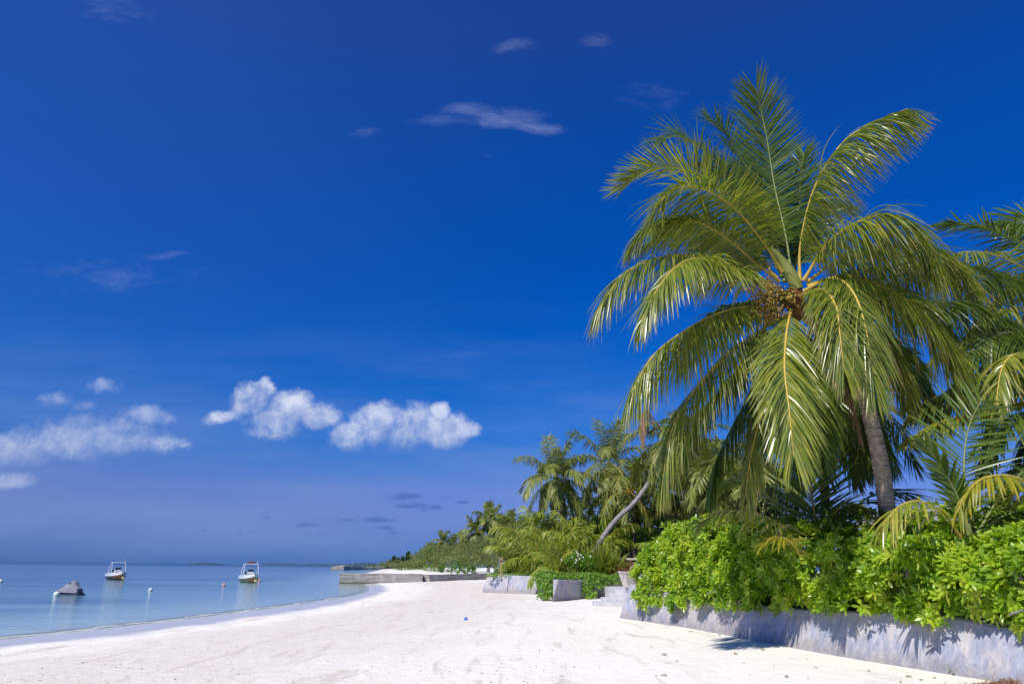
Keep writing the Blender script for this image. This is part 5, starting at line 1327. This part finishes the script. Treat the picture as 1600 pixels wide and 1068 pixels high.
# low grey roof glimpsed behind the hedge at the right
hut = empty('hut', tuple(gz(1520, 30, .9)), 'low hut with grey roof, barely showing over the hedge between the right palms', 'hut')
a_ = at(1400, 815, 30); b_ = at(1640, 800, 30); zr = at(1500, 802, 30)[2]
mb = MB(); box(mb, ((a_[0] + b_[0]) / 2, 32, zr / 2), (b_[0] - a_[0] - 1, 4.0, zr - .3), 0, bev=.02); mb.build('wall', M['bark_dark'], hut)
mb = MB(); xl, xr = a_[0], b_[0]
V = np.array([[xl, 29.2, zr - .35], [xr, 29.2, zr - .35], [xr, 34.8, zr - .35], [xl, 34.8, zr - .35], [xl + .8, 32, zr + .45], [xr - .8, 32, zr + .45]])
mb.add(V, [[0, 1, 5, 4], [2, 3, 4, 5]]); mb.add(V, [[1, 2, 5], [3, 0, 4]]); mb.add(V[:4], [[3, 2, 1, 0]]); mb.build('roof', M['thatch'], hut)

# ------------------------------------------------------------------ beach litter
r = np.random.default_rng(44); mb = MB()
n = 1900; pts = []
while len(pts) < n:
    px_, py_ = r.uniform(-20, 1420), 925 + 150 * r.random() ** .9
    if px_ > 900 and r.random() < .8: continue
    if px_ > 1000 and py_ < 1000: continue
    p_ = gp(px_, py_) if False else None
    d = pdir(px_, py_); t_ = (-.12 - CAMZ) / d[2]; q = np.array([0, 0, CAMZ]) + d * t_
    if q[0] < float(xshore(q[1])) + 3.2 or q[1] > 45: continue
    q[2] = float(tz(q[0], q[1])); pts.append(q)
pts = np.array(pts); sz = .0035 + .013 * r.random(n) ** 4.5
oc = np.array([[1, 0, 0], [0, 1, 0], [-1, 0, 0], [0, -1, 0], [0, 0, .6], [0, 0, -.6]])
ofc = np.array([[0, 1, 4], [1, 2, 4], [2, 3, 4], [3, 0, 4], [1, 0, 5], [2, 1, 5], [3, 2, 5], [0, 3, 5]])
an = r.random(n) * 6.28
X = oc[None] * sz[:, None, None] * (1 + r.random((n, 6, 1)) * .7) * np.array([1.5, 1, 1])
Xr = np.stack([X[..., 0] * np.cos(an)[:, None] - X[..., 1] * np.sin(an)[:, None], X[..., 0] * np.sin(an)[:, None] + X[..., 1] * np.cos(an)[:, None], X[..., 2]], -1) + pts[:, None] + (0, 0, .003)
mb.add(Xr.reshape(-1, 3), (ofc[None] + np.arange(n)[:, None, None] * 6).reshape(-1, 3), 0, np.repeat(r.random(n), 8))
tag(mb.build('coral_rubble', M['rubble'], loc=(0, 20, 0)), 'small coral and shell bits scattered over the white sand', 'rubble', kind='stuff')

proto = None
LV = [(1080, 987), (1093, 988), (1107, 986), (1125, 993), (1018, 1011), (1057, 1033), (1038, 1024), (1150, 1022), (1193, 1016), (1162, 1036), (1275, 1044), (1357, 1049), (1345, 1030), (1440, 1063), (1408, 1066), (1300, 1020), (1037, 1057), (1420, 1058), (1460, 1060), (1230, 1058), (845, 958), (870, 962), (690, 1003), (1216, 1012)]
for k, (px_, py_) in enumerate(LV):
    p_ = gp(px_, py_)
    if proto is None:
        mb = MB(); rr_ = np.random.default_rng(1); s = np.linspace(0, 1, 6)
        Pq = np.stack([np.stack([.13 * (q - .5), .01 * math.sin(q * 3), .006 + .010 * math.sin(q * math.pi)]) for q in s])[None]
        Wq = np.stack([np.array([0, w_ * .035, .012 * w_]) for w_ in (.1, .7, 1, .9, .5, .05)])[None]
        ribbons(mb, Pq, Wq, 0, .4, fold=np.full((1, 6, 3), 0) + np.array([0, 0, .012]))
        proto = mb.build('fallen_leaf', M['dry_leaf'], loc=(0, 0, 0)); o = proto
    else:
        o = proto.copy(); COL.objects.link(o)
    o.location = p_ + (0, 0, .004); o.rotation_euler = (0, 0, rng.random() * 6.28); s_ = .45 + .5 * rng.random(); o.scale = (s_,) * 3
    tag(o, 'small curled dry leaf lying on the white sand', 'fallen leaf', 'dry leaves scattered on the sand')

# sprout and litter heap at the foot of the near wall
p_ = gp(1488, 1054); sp_ = empty('seedling', tuple(p_), 'tiny green seedling growing at the foot of the nearest wall', 'plant')
mb = MB(); tufts(mb, np.array([p_ + (0, -.02, .05)]), np.array([[.1, -.1, 1.0]]), 5, .16, .022, K=5, spread=.9, curl=.3, seed=2); mb.build('leaves', M['hedge'], sp_)
mb = MB(); tube(mb, [p_ - (0, 0, .03), p_ + (0, -.01, .03), p_ + (0, -.02, .07)], .006, 5); mb.build('stem', M['scrub_green'], sp_)
r = np.random.default_rng(9); c_ = gp(1580, 1072); n = 260
P = c_ + r.normal(size=(n, 3)) * np.array([.35, .10, .0]); P[:, 2] = tz(P[:, 0], P[:, 1]) + .07 * np.exp(-((P[:, 0] - c_[0]) / .35) ** 2) * r.random(n)
mb = MB(); tufts(mb, P, nrm(r.normal(size=(n, 3)) + (0, 0, .6)), 3, .07, .010, K=3, seed=3)
tag(mb.build('leaf_litter', M['palm_dead'], loc=tuple(c_)), 'heap of brown dry leaf litter against the nearest wall', 'leaf litter', kind='stuff')
# blue scrap on the sand
p_ = gp(728, 968); mb = MB(); s = np.linspace(0, 1, 7)
th = np.linspace(0, 2 * math.pi, 13)[:-1]
tube(mb, [p_ + (0, 0, .0), p_ + (0, 0, .05), p_ + (.02, 0, .07)], [.075, .07, .05], 12)
tube(mb, [p_ + (.02, 0, .07), p_ + (.02, 0, .10)], [.028, .026], 10)
tag(mb.build('plastic_scrap', M['blue_plastic'], loc=tuple(p_)), 'small blue plastic scrap lying on the open sand', 'plastic scrap')
